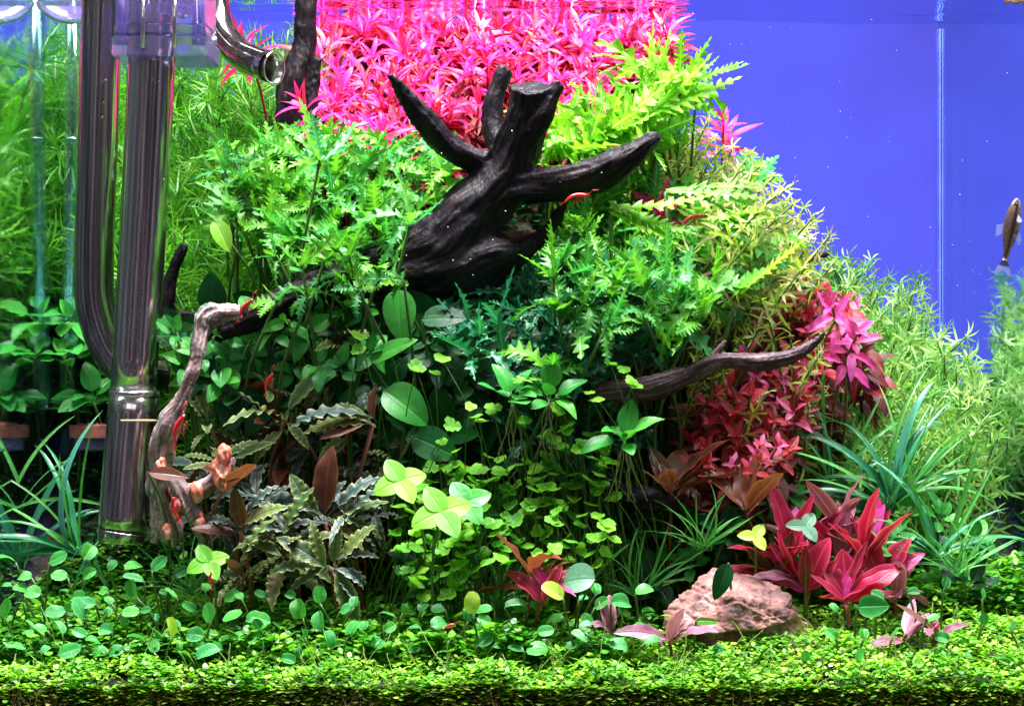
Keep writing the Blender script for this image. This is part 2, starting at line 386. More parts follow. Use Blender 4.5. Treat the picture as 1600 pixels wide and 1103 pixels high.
wood_object('driftwood', [
    ([B(345, 520, .125, 14), B(390, 498, .128, 24), B(450, 470, .135, 27), B(520, 445, .14, 32), B(600, 420, .15, 44), B(680, 395, .16, 58), B(735, 335, .165, 54), B(785, 275, .165, 46), B(812, 215, .16, 38), B(826, 170, .155, 34), B(828, 138, .15, 33)], True),
    ([B(770, 265, .165, 24), B(730, 245, .16, 20), B(690, 220, .155, 21), B(662, 185, .15, 18), B(630, 145, .145, 13), B(607, 115, .14, 6)], False),
    ([B(795, 250, .17, 24), B(772, 215, .175, 21), B(770, 165, .178, 18), B(784, 118, .18, 15), B(790, 108, .18, 12)], True),
    ([B(820, 215, .155, 24), B(845, 180, .15, 22), B(862, 148, .15, 14), B(872, 131, .15, 11)], True),
    ([B(770, 300, .165, 40), B(820, 290, .16, 33), B(880, 286, .15, 28), B(940, 268, .145, 29), B(985, 245, .14, 22), B(1015, 222, .138, 15), B(1032, 212, .137, 6)], False),
    ([B(620, 440, .16, 40), B(700, 425, .165, 54), B(770, 400, .165, 46), B(815, 388, .165, 24), B(850, 368, .16, 13), B(872, 335, .157, 9), B(884, 312, .155, 7)], False),
], blackwood, .0013, 'big black forked driftwood trunk with broken stump rising in the middle', amp=.0011)
wood_object('driftwood_post', [
    ([B(440, 290, .25, 26), B(452, 200, .25, 26), B(462, 130, .25, 25), B(474, 70, .25, 19), B(478, 0, .25, 18), B(480, -70, .25, 17)], False),
    ([B(450, 180, .25, 22), B(440, 150, .25, 12), B(436, 120, .25, 8)], True),
    ([B(480, 210, .25, 16), B(488, 140, .25, 12), B(500, 90, .25, 7)], False)], blackwood, .0013,
    'dark upright wood post rising through the water surface beside the steel outlet', amp=.0013)
wood_object('driftwood_branch', [
    ([B(925, 618, .13, 14), B(960, 612, .12, 20), B(1020, 608, .115, 19), B(1075, 588, .11, 17), B(1125, 566, .105, 15), B(1190, 566, .10, 15), B(1240, 556, .095, 12), B(1270, 538, .095, 9), B(1290, 519, .092, 4)], False),
    ([B(1090, 582, .11, 13), B(1112, 558, .112, 9), B(1135, 530, .115, 4)], False)], brownwood, .0009,
    'thin brown forked branch reaching across the red leaves', amp=.0009)
wood_object('driftwood_twig', [([B(1120, 425, .22, 10), B(1180, 412, .215, 12), B(1235, 412, .21, 11), B(1275, 402, .21, 9), B(1290, 396, .21, 6)], True)], blackwood, .001,
    'short black twig poking out above the crimson leaves near the blue', amp=.0008)
wood_object('driftwood_chunk', [([B(940, 775, .13, 14), B(985, 775, .12, 24), B(1030, 782, .115, 20), B(1055, 790, .115, 10)], True), ([B(950, 760, .14, 12), B(960, 700, .16, 16), B(990, 670, .18, 14)], True)], blackwood, .0011,
    'dark wood stub lying low behind the brown lance leaves', amp=.001)
wood_object('driftwood_spike', [([B(255, 520, .20, 18), B(262, 470, .20, 13), B(270, 425, .20, 11), B(287, 385, .20, 8)], True), ([B(255, 500, .2, 14), B(290, 500, .2, 16), B(330, 510, .2, 14)], True)], blackwood, .0011,
    'black wood spike sticking up just behind the steel intake', amp=.001)
wood_object('pale_root', [
    ([B(375, 488, .105, 13), B(350, 490, .10, 14), B(325, 497, .098, 21), B(316, 520, .095, 16), B(305, 570, .09, 14), B(285, 620, .088, 14), B(262, 665, .088, 20), B(250, 710, .09, 22), B(252, 760, .092, 18), B(266, 810, .095, 20), B(270, 850, .098, 14)], False),
    ([B(258, 740, .09, 12), B(285, 770, .085, 16), B(300, 800, .085, 17), B(318, 835, .09, 14), B(325, 870, .095, 9)], False),
    ([B(245, 700, .09, 14), B(238, 760, .092, 13), B(246, 810, .094, 12), B(240, 850, .097, 8)], False),
    ([B(290, 770, .085, 12), B(325, 760, .086, 14), B(350, 735, .09, 17), B(356, 712, .092, 13)], True)], palewood, .0010,
    'pale pinkish knobbly root running down beside the steel intake', amp=.0016)
root_o = bpy.data.objects['pale_root']
knot_m = plainmat('peach_knot', [(.35, (.20, .05, .03)), (.5, (.62, .16, .09)), (.65, (.75, .45, .35))], scale=150, rough=.6, bump=.5)
for kx, ky, kr in ((275, 792, 14), (343, 738, 17), (306, 768, 11), (352, 716, 12), (252, 728, 12), (312, 812, 11), (262, 832, 10)):
    bm = bmesh.new(); bmesh.ops.create_icosphere(bm, subdivisions=4, radius=kr*(CAM_D+.078)/FPX)
    for v in bm.verts: v.co *= 1+.75*noise.noise(v.co*150+Vector((kx, ky, 0)))+.25*noise.noise(v.co*420); v.co.z *= 1.35; v.co.x *= .85
    bmesh.ops.translate(bm, verts=bm.verts, vec=P(kx, ky, .083)-root_o.location); me = bpy.data.meshes.new('knot'); bm.to_mesh(me); bm.free()
    me.polygons.foreach_set('use_smooth', [True]*len(me.polygons)); me.materials.append(knot_m); link('knot', me, root_o)
# ================================================================ rock
def build_rock():
    bm = bmesh.new(); bmesh.ops.create_icosphere(bm, subdivisions=7, radius=1)
    c = P(1156, 1003, .07); c.z = ground(c.x, c.y)-.001
    rr = random.Random(12); pl = []
    for i in range(22):
        d = Vector((rr.gauss(0, 1), rr.gauss(0, 1), rr.gauss(0, 1))).normalized(); pl.append((d, rr.uniform(.74, .98)))
    pl += [(Vector((.30, -.25, .92)).normalized(), .70), (Vector((-.55, -.5, .65)).normalized(), .70), (Vector((.35, -.55, .75)).normalized(), .72), (Vector((.8, -.3, .5)).normalized(), .74), (Vector((-.1, -.95, -.3)).normalized(), .66), (Vector((.1, -.9, .42)).normalized(), .80)]
    for v in bm.verts:
        n_ = v.co.normalized(); r_ = 1.0
        for d, h in pl:
            q = n_.dot(d)
            if q > .05: r_ = min(r_, h/q)
        p = n_*r_
        p = Vector((p.x*.046, p.y*.028, p.z*(.046 if p.z > 0 else .014)))
        q = p*1.0
        p *= 1+.05*noise.noise(q*40)+.03*noise.noise(q*95)
        cell = noise.voronoi(Vector((q.x*50, q.y*50, q.z*85+q.x*30)))[0]; p *= 1-.20*max(0, .16-(cell[1]-cell[0]))
        ly = noise.noise(Vector((q.x*30, q.y*30, q.z*330+q.x*120)))
        p += n_*(.0008*ly+.0005*noise.noise(q*320)+.0005*noise.noise(q*800))
        zz = p.z+.003*noise.noise(Vector((p.x*60, 0, 3)))-.12*p.x
        if n_.y < .3: p.y += .0075*smooth(.0145, .0125, zz)*smooth(-.004, .004, zz)*smooth(.3, -.3, n_.y)
        if n_.y < .5: p.y += .0012*smooth(.0275, .0240, zz+.5*p.x)
        v.co = p
    me = bpy.data.meshes.new('rock'); bm.to_mesh(me); bm.free(); me.polygons.foreach_set('use_smooth', [True]*len(me.polygons))
    m, n, out = newmat('pink_tan_stone')
    tcn = n.nodes.new('ShaderNodeTexCoord'); ge = n.nodes.new('ShaderNodeNewGeometry')
    def nz(s, d=8):
        z = n.nodes.new('ShaderNodeTexNoise'); z.inputs['Scale'].default_value = s; z.inputs['Detail'].default_value = d; n.links.new(tcn.outputs['Object'], z.inputs['Vector']); return z.outputs[0]
    a = nz(55)
    cc = ramp(n, a, [(.32, (.035, .015, .014)), (.44, (.19, .075, .06)), (.53, (.36, .17, .14)), (.68, (.60, .36, .33))])
    cc = mixc(n, math_n(n, 'MULTIPLY', math_n(n, 'SUBTRACT', nz(85, 9), .53, True), 9, True), cc, (.10, .05, .045))
    cc = mixc(n, math_n(n, 'MULTIPLY', math_n(n, 'SUBTRACT', nz(30, 3), .60, True), 6, True), cc, (.62, .30, .12))
    pb = n.nodes.new('ShaderNodeBsdfPrincipled'); n.links.new(cc, pb.inputs['Base Color']); pb.inputs['Roughness'].default_value = .75
    b = n.nodes.new('ShaderNodeBump'); b.inputs['Strength'].default_value = .8; b.inputs['Distance'].default_value = .0015; n.links.new(nz(260), b.inputs['Height']); n.links.new(b.outputs[0], pb.inputs['Normal'])
    n.links.new(pb.outputs[0], out.inputs[0]); me.materials.append(m)
    o = link('rock', me); o.location = (c.x, c.y, c.z); tag(o, 'pinkish tan rough rock resting on the bright carpet', 'rock')
build_rock()
# ================================================================ steel pipes, holder, glass tube
def steel_mat(name, lo, hi, rough):
    m, n, out = newmat(name)
    pb = n.nodes.new('ShaderNodeBsdfPrincipled'); pb.inputs['Metallic'].default_value = .985; pb.inputs['Roughness'].default_value = rough
    tcn = n.nodes.new('ShaderNodeTexCoord'); mpn = n.nodes.new('ShaderNodeMapping'); mpn.inputs['Scale'].default_value = (1, 1, .02); n.links.new(tcn.outputs['Object'], mpn.inputs[0])
    z = n.nodes.new('ShaderNodeTexNoise'); z.inputs['Scale'].default_value = 210; z.inputs['Detail'].default_value = 5; n.links.new(mpn.outputs[0], z.inputs['Vector'])
    n.links.new(ramp(n, z.outputs[0], [(.3, lo), (.7, hi)]), pb.inputs['Base Color'])
    b = n.nodes.new('ShaderNodeBump'); b.inputs['Strength'].default_value = .12; b.inputs['Distance'].default_value = .0006; n.links.new(z.outputs[0], b.inputs['Height']); n.links.new(b.outputs[0], pb.inputs['Normal'])
    n.links.new(pb.outputs[0], out.inputs[0]); return m
steel = steel_mat('polished_steel', (.22, .20, .20), (.74, .69, .65), .15)
steel2 = steel_mat('shiny_bent_steel', (.18, .165, .17), (.56, .52, .50), .11)
def lathe_path(name, path, mat, parent, sides=48, m=12, cap=True):
    pts = catmull(path, m)
    off = Vector(parent.location) if parent else Vector()
    me = tube(name, [Vector(p[:3])-off for p in pts], [float(p[3]) for p in pts], mat, sides, cap)
    return link(name, me, parent)
top = P(243, -60, .12); 
intake = empty('intake_pipe', P(188, 842, .115)); tag(intake, 'wide straight brushed steel intake pipe standing in front of the plants', 'pipe')
lathe_path('upper_tube', [B(244, -60, .118, 36.5), B(228, 280, .118, 36.5), B(208, 612, .117, 35.5)], steel, intake, m=6)
lathe_path('lower_sleeve', [B(209.5, 616, .117, 38), B(198, 740, .116, 38), B(191, 828, .1155, 38)], steel, intake, m=4)
ringm = plainmat('bright_rim_steel', [(.3, (.7, .68, .66)), (.7, (.85, .85, .83))], metal=1, rough=.2)
lathe_path('joint_ring', [B(210, 610, .117, 36), B(210, 612, .117, 39.3), B(209.6, 616.5, .117, 39.3), B(209.5, 619, .117, 38.2)], ringm, intake, m=2)
lathe_path('end_cap', [B(191, 829, .1155, 38.8), B(190.5, 833, .1155, 38.8), B(189.7, 846, .1155, 36), B(189.6, 848, .1155, 30)], steel, intake, m=3)
wire = plainmat('thin_rubber_mark', [(.3, (.5, .36, .2)), (.7, (.7, .55, .35))], rough=.4)
arc = [P(209+37.9*math.sin(a)*1.0, 657-3*math.cos(a)*.4, .117)+Vector((0, -.0137*math.cos(a)-.0003, 0)) for a in np.linspace(-.35, 1.35, 14)]
link('band', tube('band', [p-intake.location for p in arc], .0006, wire, 6), intake)
outl = empty('outlet_pipe', P(150, 470, .17)); tag(outl, 'dark polished steel return pipe curving under behind the straight intake', 'pipe')
lathe_path('tube', [B(163, -80, .17, 33), B(158, 60, .17, 32), B(152, 250, .17, 31), B(147, 400, .17, 31), B(150, 480, .17, 31), B(174, 548, .17, 31), B(212, 585, .17, 30), B(250, 590, .18, 30)], steel2, outl, m=14)
lily = empty('spout_pipe', P(345, 60, .17)); tag(lily, 'short curved steel spout with open wide mouth under the water line', 'pipe')
lathe_path('bend', [B(338, -80, .20, 22), B(335, -20, .19, 22), B(343, 40, .18, 22), B(370, 80, .165, 23), B(400, 97, .15, 24), B(424, 105, .14, 25)], steel2, lily, m=10, cap=False)
def mouth():
    c = P(427, 107, .139)-lily.location; px_ = (CAM_D+.139)/FPX
    ax = Vector((.86, -.50, -.12)).normalized(); _, a, b = basis(ax); V = []; F = []; S = 40
    prof = [(-.5, 25), (2.2, 27.5), (3.0, 25.5), (1.0, 22.5), (-14, 20), (-30, 18)]
    for h, r in prof:
        for k in range(S):
            q = 6.28318*k/S; V.append(c+ax*h*px_+(a*math.cos(q)+b*math.sin(q))*r*px_)
    for i in range(len(prof)-1):
        for k in range(S): F.append((i*S+k, i*S+(k+1) % S, (i+1)*S+(k+1) % S, (i+1)*S+k))
    link('mouth_rim', mesh('mouth_rim', V, F, ringm), lily)
mouth()
m, n, out = newmat('violet_glint_acrylic'); acr = m
pb = n.nodes.new('ShaderNodeBsdfPrincipled'); pb.inputs['Base Color'].default_value = (.62, .54, 1, 1); pb.inputs['Roughness'].default_value = .10  # acrylic itself is clear; its violet sparkle is put into the tint
pb.inputs['Transmission Weight'].default_value = .85; pb.inputs['IOR'].default_value = 1.35; n.links.new(pb.outputs[0], out.inputs[0])
def holder(x0, x1, y0, y1, dep, dep2, label):
    r = empty('pipe_holder', P((x0+x1)/2, y1, dep)); tag(r, label, 'pipe holder', 'clear acrylic pipe holders at the water line')
    def bx(nm, a, b, c, d, e, f, bev=.0008):
        lo = P(a, d, e)-r.location; hi = P(b, c, e)-r.location
        return box(nm, (lo.x, e-dep, lo.z), (hi.x, f-dep, hi.z), acr, r, bev)
    bx('lower_plate', x0, x1, y1-32, y1, dep, dep2); bx('upper_plate', x0+6, x1-5, y0, y1-52, dep+.001, dep2-.001)
    bx('middle_plate', x0+4, x1-3, y1-50, y1-35, dep+.0006, dep2-.0008)
    kk = (CAM_D+dep)/FPX; V = []; F = []; S = 56; cc = P((x0+x1)/2, y0+70, (dep+dep2)/2)-r.location
    prof = [(0, 46), (2, 52), (16, 52), (18, 47), (22, 47), (24, 55), (60, 55), (62, 46)]
    for h, rr_ in prof:
        for q in range(S):
            a = 6.28318*q/S; g = rr_*(1+.05*(q % 4 < 2)); V.append(cc+Vector((math.cos(a)*g*kk, math.sin(a)*g*kk*.8, h*kk)))
    for i in range(len(prof)-1):
        for q in range(S): F.append((i*S+q, i*S+(q+1) % S, (i+1)*S+(q+1) % S, (i+1)*S+q))
    link('ribbed_nut', mesh('ribbed_nut', V, F, acr, smooth_=False), r)
    for q in (.1, .9):
        c = P(lerp(x0, x1, q), y1-45, dep)-r.location
        link('screw', tube('screw', [c+Vector((0, .004, -.009)), c+Vector((0, .004, .03))], .0035, acr, 14), r)
    for q in (.33, .66):
        c = P(lerp(x0, x1, q), y1-45, dep)-r.location
        link('bolt', tube('bolt', [c+Vector((0, -.0006, -.011)), c+Vector((0, -.0006, .02))], .0012, ringm, 10), r)
    return r
holder(174, 324, -40, 88, .098, .142, 'chunky clear acrylic clamp gripping the straight steel intake pipe')
def suction(cx, cy, w_, dep, label):
    r = empty('suction_cup', P(cx, cy, dep)); tag(r, label, 'suction cup', 'clear suction cups at the water line')
    V = []; F = []; S = 40; px_ = (CAM_D+dep)/FPX
    prof = [(0, w_), (-3, w_*1.0), (-16, w_*.86), (-27, w_*.6), (-33, w_*.3), (-35, 1), (-30, 1), (-24, w_*.4), (-12, w_*.75), (0, w_*.97)]
    for h, rr_ in prof:
        for k in range(S):
            q = 6.28318*k/S; V.append(Vector((math.cos(q)*rr_*px_, math.sin(q)*rr_*px_*.4, h*px_)))
    for i in range(len(prof)-1):
        for k in range(S): F.append((i*S+k, i*S+(k+1) % S, (i+1)*S+(k+1) % S, (i+1)*S+k))
    link('cup', mesh('cup', V, F, acr), r)
    link('stud', tube('stud', [Vector((w_*.55*px_, 0, -30*px_)), Vector((w_*.55*px_, 0, 10*px_))], 9*px_, acr, 16), r)
suction(112, 4, 56, .2, 'wide clear suction cup at the water line beside the return pipe')
suction(12, 6, 24, .2, 'small clear suction cup at the water line near the corner')
# glass tube of the diffuser
m, n, out = newmat('thin_clear_glass'); thin = m
tr = n.nodes.new('ShaderNodeBsdfTransparent'); tr.inputs[0].default_value = (.80, .90, .90, 1); g = n.nodes.new('ShaderNodeBsdfGlossy'); g.inputs['Roughness'].default_value = .12; g.inputs[0].default_value = (.75, .95, 1, 1)
lw = n.nodes.new('ShaderNodeLayerWeight'); lw.inputs[0].default_value = .5; mx = n.nodes.new('ShaderNodeMixShader')
n.links.new(math_n(n, 'ADD', math_n(n, 'MULTIPLY', math_n(n, 'POWER', lw.outputs['Facing'], 2.0), .6), .10, True), mx.inputs[0]); n.links.new(tr.outputs[0], mx.inputs[1]); n.links.new(g.outputs[0], mx.inputs[2]); n.links.new(mx.outputs[0], out.inputs[0])
gt = empty('glass_tube', P(104, 640, .25)); tag(gt, 'slim transparent glass tube with fine printed scale hanging before green needles', 'glass tube')
def gl(v): return v-gt.location
link('outer_tube', tube('outer_tube', [gl(P(114, -60, .25)), gl(P(113, 200, .25)), gl(P(104, 640, .25))], .0044, thin, 28), gt)
link('inner_tube', tube('inner_tube', [gl(P(114, -60, .25)), gl(P(113, 200, .25)), gl(P(104, 640, .25))], .0026, thin, 20), gt)
link('collar', tube('collar', [gl(P(112.4, 216, .25)), gl(P(112.3, 222, .25))], .0050, thin, 24), gt)
ink = plainmat('dark_print', [(.3, (.01, .02, .02)), (.7, (.02, .03, .03))], rough=.8)
V = []; F = []
for i in range(26):
    yy = 132+i*2.9
    if i in (8, 9, 15): continue
    wq = (5, 3, 4, 6, 3)[i % 5]; p = gl(P(112-wq/2, yy, .25))+Vector((0, -.0046, 0)); q = gl(P(112+wq/2, yy+1.2, .25))+Vector((0, -.0046, 0))
    k = len(V); V += [(p.x, p.y, p.z), (q.x, p.y, p.z), (q.x, p.y, q.z), (p.x, p.y, q.z)]; F.append((k, k+1, k+2, k+3))
link('scale_print', mesh('scale_print', V, F, ink, smooth_=False), gt)
# terracotta ring pots in clear cups
terra = plainmat('terracotta', [(.3, (.22, .06, .05)), (.7, (.42, .13, .10))], scale=200, rough=.8, bump=.4)
def pot(px, y, label):
    r = empty('ring_pot', P(px, 700, y)); tag(r, label, 'pot'); k = (CAM_D+y)/FPX
    def ring(nm, h0, h1, ro, ri, mat):
        V = []; F = []; S = 36
        for h, rr_ in ((h0, ri), (h0, ro), (h1, ro), (h1, ri), (h0, ri)):
            for q in range(S): a = 6.28318*q/S; V.append((math.cos(a)*rr_*k, math.sin(a)*rr_*k, h*k))
        for i in range(4):
            for q in range(S): F.append((i*S+q, i*S+(q+1) % S, (i+1)*S+(q+1) % S, (i+1)*S+q))
        link(nm, mesh(nm, V, F, mat, smooth_=False), r)
    ring('clay_ring', 17, 36, 34, 14, terra); ring('clear_cup', -2, 16, 27, 24, acr)
    V = []; F = []
    V, F = [], []
    for i in range(24):
        a = U(0, 6.28); rr_ = U(8, 30)*k; c = Vector((math.cos(a)*rr_, math.sin(a)*rr_, 36*k)); s = U(2, 4)*k; b = len(V)
        for d in ((1, 0, 0), (0, 1, 0), (-1, 0, 0), (0, -1, 0), (0, 0, 1.2)): V.append(c+Vector(d)*s)
        F += [(b, b+1, b+4), (b+1, b+2, b+4), (b+2, b+3, b+4), (b+3, b, b+4)]
    tag(link('gravel', mesh('gravel', V, F, terra, smooth_=False), r), kind='stuff')
pot(143, .235, 'reddish clay ring pot in a clear cup beside the glass tube')
# ================================================================ plant builders
REG = []
def reg(o, look, patch, v): REG.append((o, look, patch, *pix(v)))
def scat(n, poly, tries=14):
    def inside(x, y):
        c = False; j = len(poly)-1
        for i in range(len(poly)):
            if (poly[i][1] > y) != (poly[j][1] > y) and x < (poly[j][0]-poly[i][0])*(y-poly[i][1])/(poly[j][1]-poly[i][1])+poly[i][0]: c = not c
            j = i
        return c
    xs = [p[0] for p in poly]; ys = [p[1] for p in poly]; out = []
    while len(out) < n:
        best = None
        k = 0
        while k < tries:
            x, y = U(min(xs), max(xs)), U(min(ys), max(ys))
            if not inside(x, y): continue
            k += 1
            d = min([(x-a)**2+(y-b)**2 for a, b in out], default=1e9)
            if best is None or d > best[0]: best = (d, x, y)
        out.append(best[1:])
    return out
def clampx(v, m=.008):
    v.x = max(XL+m, min(XR-m, v.x)); v.z = min(v.z, WATER-.002); return v
def root_of(T, dx=0, back=.45, maxl=.3):
    p = T.copy(); step = Vector((dx, back, -1)).normalized()*.004; L = 0
    while L < maxl:
        p = p+step; L += .004
        p.y = min(p.y, YB-.008); p.x = max(XL+.006, min(XR-.006, p.x))
        if p.z < ground(p.x, p.y): return p
    p.z = ground(p.x, p.y); return p
def curve(Bp, T, k=.55, n=9):
    ll = (T-Bp).length; C = Bp+Vector((U(-.3, .3)*ll, U(-.1, .15)*ll, ll*k)); out = []
    for i in range(n):
        t = i/(n-1); out.append(Bp*(1-t)**2+C*2*t*(1-t)+T*t*t)
    return out
def sample(pts, L):
    """point and tangent at distance L down from the tip"""
    d = 0
    for i in range(len(pts)-1, 0, -1):
        s = (pts[i]-pts[i-1]).length
        if d+s >= L or i == 1:
            f = min(1, (L-d)/max(s, 1e-9)); return pts[i].lerp(pts[i-1], f), (pts[i]-pts[i-1]).normalized()
        d += s
def stem_plant(name, T, smat, leaves, look, patch, nodes=5, gap=.006, per=4, size=.018, el=(.9, .1), srad=.0007, crown=5, dx=0, back=.45, part='leaf', szvar=.25, wob=.25, cat='plant', group=None, leaves2=None, shrink=.55, base=None, maxl=.3):
    T = clampx(Vector(T)); Bp = base or root_of(T, dx, back, maxl)
    r = empty(name, Bp); pts = [p-Bp for p in curve(Bp, T)]
    link('stem', tube('stem', pts, [srad*1.2]*len(pts), smat, 5, lf=True), r)
    tot = sum((pts[i+1]-pts[i]).length for i in range(len(pts)-1))
    a0 = U(0, 6.28)
    for k in range(nodes+1):
        L = k*gap*(1+.1*k/nodes)
        if L > tot*.96: break
        c, u = sample(pts, L); u, e1, e2 = basis(u); f = k/max(1, nodes)
        cnt = crown if k == 0 else per; e = lerp(el[0], el[1], min(1, f*1.3)); s0 = size*(shrink+(1-shrink)*min(1, f*2.2))
        for j in range(cnt):
            ph = a0+k*1.1+6.283*j/cnt+U(-wob, wob); ee = e+U(-wob, wob)
            rd = e1*math.cos(ph)+e2*math.sin(ph); d = rd*math.cos(ee)+u*math.sin(ee); up = u*math.cos(ee)-rd*math.sin(ee)
            s = s0*U(1-szvar, 1+szvar)
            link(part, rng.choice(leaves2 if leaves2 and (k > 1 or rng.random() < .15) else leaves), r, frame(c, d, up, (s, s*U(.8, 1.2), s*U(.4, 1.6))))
    reg(r, look, patch, T)
    tag(r, None, cat, group); return r
def rosette(name, c, leaves, look, patch, n=8, irr=.35, size=(.03, .04), el=(.3, 1.2), u=(0, -.5, 1), az=None, cat='plant', group=None, part='leaf', width=(.85, 1.2), roll=.25, label=None, foot=True, smat=None):
    c = clampx(Vector(c)); 
    if foot:
        g_ = root_of(c, 0, .3)
    r = empty(name, g_ if foot else c); off = c-(g_ if foot else c)
    if foot and smat and off.length > .004: link('stem', tube('stem', [p-g_ for p in curve(g_, c, .5, 6)], .0009, smat, 5, lf=True), r)
    u, e1, e2 = basis(u)
    a0 = U(0, 6.28)
    for j in range(n):
        ph = (a0+2.4*j)+U(-irr, irr)*2.2 if az is None else U(*az); ee = lerp(el[1], el[0], (j+.5)/n)+U(-irr, irr)*.8
        rd = e1*math.cos(ph)+e2*math.sin(ph); d = rd*math.cos(ee)+u*math.sin(ee); up = u*math.cos(ee)-rd*math.sin(ee)
        up = up + rd.cross(u)*U(-roll, roll)
        s = U(*size)*(1 if rng.random() > .2 else .6); link(part, rng.choice(leaves), r, frame(off+u*U(-.3, .1)*s*irr, d, up, (s, s*U(*width), s*U(.3, 1.6))))
    if label: tag(r, label, cat, group)
    else: reg(r, look, patch, c); tag(r, None, cat, group)
    return r
# ---- leaf materials
M_need = leafmat('needle_green', [(.008, .09, .008), (.035, .22, .010), (.12, .42, .02), (.22, .48, .06)], rough=.4, trans=.35, mott=25)
M_pink = leafmat('hot_pink_leaf', [(.30, .003, .04), (.70, .005, .12), (.88, .012, .36), (.80, .06, .62)], rough=.38, trans=.40, vein=(.8, .25, .4), vamp=.25, mott=16)
M_hyg = leafmat('lobed_green', [(.008, .10, .010), (.035, .24, .012), (.15, .46, .015), (.03, .30, .08), (.10, .40, .015)], vein=(.2, .6, .1), rough=.33, trans=.3, mott=30, sheen=.4)
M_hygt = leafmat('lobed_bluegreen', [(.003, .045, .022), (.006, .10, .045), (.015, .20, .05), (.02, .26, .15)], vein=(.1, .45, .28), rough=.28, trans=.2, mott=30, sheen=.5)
M_lime = leafmat('lobed_lime', [(.05, .30, .012), (.16, .50, .012), (.32, .62, .02)], vein=(.5, .8, .2), rough=.34, trans=.4, mott=25)
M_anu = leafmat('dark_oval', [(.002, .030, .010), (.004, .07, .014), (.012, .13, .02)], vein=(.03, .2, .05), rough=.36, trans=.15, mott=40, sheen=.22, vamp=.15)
M_anub = leafmat('bright_oval', [(.015, .19, .03), (.04, .30, .04), (.10, .45, .04)], vein=(.12, .5, .08), rough=.32, trans=.25, mott=30, sheen=.3, vamp=.2)
M_buce = leafmat('olive_wavy', [(.02, .05, .02), (.06, .13, .03), (.15, .22, .06), (.14, .06, .03)], rim=(.50, .58, .20), vein=(.02, .04, .03), rough=.42, trans=.2, mott=60, veinf=14, vamp=.25, sheen=.25, under=(.12, .05, .04))
M_bucs = leafmat('slate_wavy', [(.03, .07, .06), (.06, .12, .09), (.14, .18, .15)], rim=(.45, .46, .33), vein=(.01, .02, .03), rough=.38, trans=.12, mott=60, veinf=14, sheen=.35)
M_brn = leafmat('brown_leaf', [(.04, .012, .006), (.12, .035, .012), (.24, .06, .03)], rim=(.28, .09, .04), vein=(.22, .07, .05), rough=.36, trans=.25, mott=40)
M_red = leafmat('crimson_leaf', [(.14, .003, .014), (.38, .004, .04), (.64, .008, .09)], rim=(.75, .1, .2), vein=(.75, .12, .2), rough=.36, trans=.35, mott=35)
M_mag = leafmat('magenta_leaf', [(.50, .010, .10), (.72, .03, .32), (.60, .10, .42)], vein=(.85, .2, .5), rough=.4, trans=.35, mott=35)
M_mauve = leafmat('mauve_leaf', [(.16, .035, .05), (.28, .09, .13), (.42, .18, .28)], rim=(.5, .25, .35), vein=(.45, .2, .3), rough=.38, trans=.2, mott=40)
M_rs = leafmat('coral_red_leaf', [(.16, .004, .008), (.40, .010, .018), (.66, .02, .04), (.72, .05, .20)], vein=(.85, .25, .25), rough=.4, trans=.35, mott=22)
M_rot = leafmat('pale_rotala', [(.10, .28, .02), (.36, .54, .07), (.60, .62, .26), (.70, .48, .34)], rough=.42, trans=.35, mott=22)
M_lud = leafmat('sea_green_needle', [(.025, .17, .03), (.12, .36, .06), (.36, .58, .15), (.46, .64, .32)], rough=.4, trans=.35, mott=20)
M_strap = leafmat('strap_bluegreen', [(.01, .12, .05), (.02, .22, .08), (.05, .34, .12), (.08, .28, .30)], vein=(.15, .5, .35), rough=.28, trans=.22, veinf=0, mott=18, sheen=.5)
M_strapg = leafmat('strap_green', [(.03, .22, .03), (.08, .38, .05), (.14, .48, .10)], vein=(.2, .55, .2), rough=.34, trans=.3, veinf=0, mott=18)
M_clov = leafmat('clover_lime', [(.04, .28, .012), (.15, .52, .015), (.32, .66, .03)], rim=(.22, .6, .06), vein=(.22, .58, .08), sheen=.3, rough=.35, trans=.35, mott=30)
M_rnd = leafmat('round_green', [(.008, .12, .018), (.02, .25, .03), (.07, .38, .03), (.02, .28, .11)], rim=(.12, .5, .12), vein=(.15, .55, .2), rough=.3, trans=.25, mott=40, sheen=.3)
M_yel = leafmat('yellow_green_leaf', [(.32, .55, .03), (.5, .68, .05)], vein=(.6, .8, .2), rough=.35, trans=.4)
M_stemg = leafmat('green_stem', [(.03, .08, .012), (.09, .20, .03)], trans=.1)
M_stemr = leafmat('reddish_stem', [(.14, .05, .03), (.35, .10, .06)], trans=.1)
M_stempk = leafmat('pink_stem', [(.30, .02, .05), (.5, .04, .12)], trans=.1)
# ---- leaf meshes
def whorl(name, mat, n, W, bend, seed, el=.35, segs=6, up=.2):
    rr = random.Random(seed); V = []; F = []; L = []
    for q in range(n):
        a = 6.283*q/n+rr.uniform(-.15, .15); l = rr.uniform(.75, 1.1); e = el+rr.uniform(-up, up); bd = bend*rr.uniform(.4, 1.5); cr = rr.uniform(-.5, .5); rv = rr.random()*.3
        rd = Vector((math.cos(a), math.sin(a), 0)); sd = Vector((-math.sin(a), math.cos(a), 0)); p = Vector(); b0 = len(V)
        for i in range(segs+1):
            t = i/segs; th = e-bd*t; d = (rd*math.cos(th)+Vector((0, 0, math.sin(th)))+sd*cr*t*.6)
            if i: p = p+d*(l/segs)
            wd = W*(math.sin(math.pi*(.12+.88*t))**.7 if t < 1 else 0.05)
            V += [p-sd*wd, p+sd*wd+Vector((0, 0, wd*.5))]; L += [(t, .6, rv), (t, .6, rv)]
        for i in range(segs): k = b0+2*i; F.append((k, k+2, k+3, k+1))
    return mesh(name, V, F, mat, L)
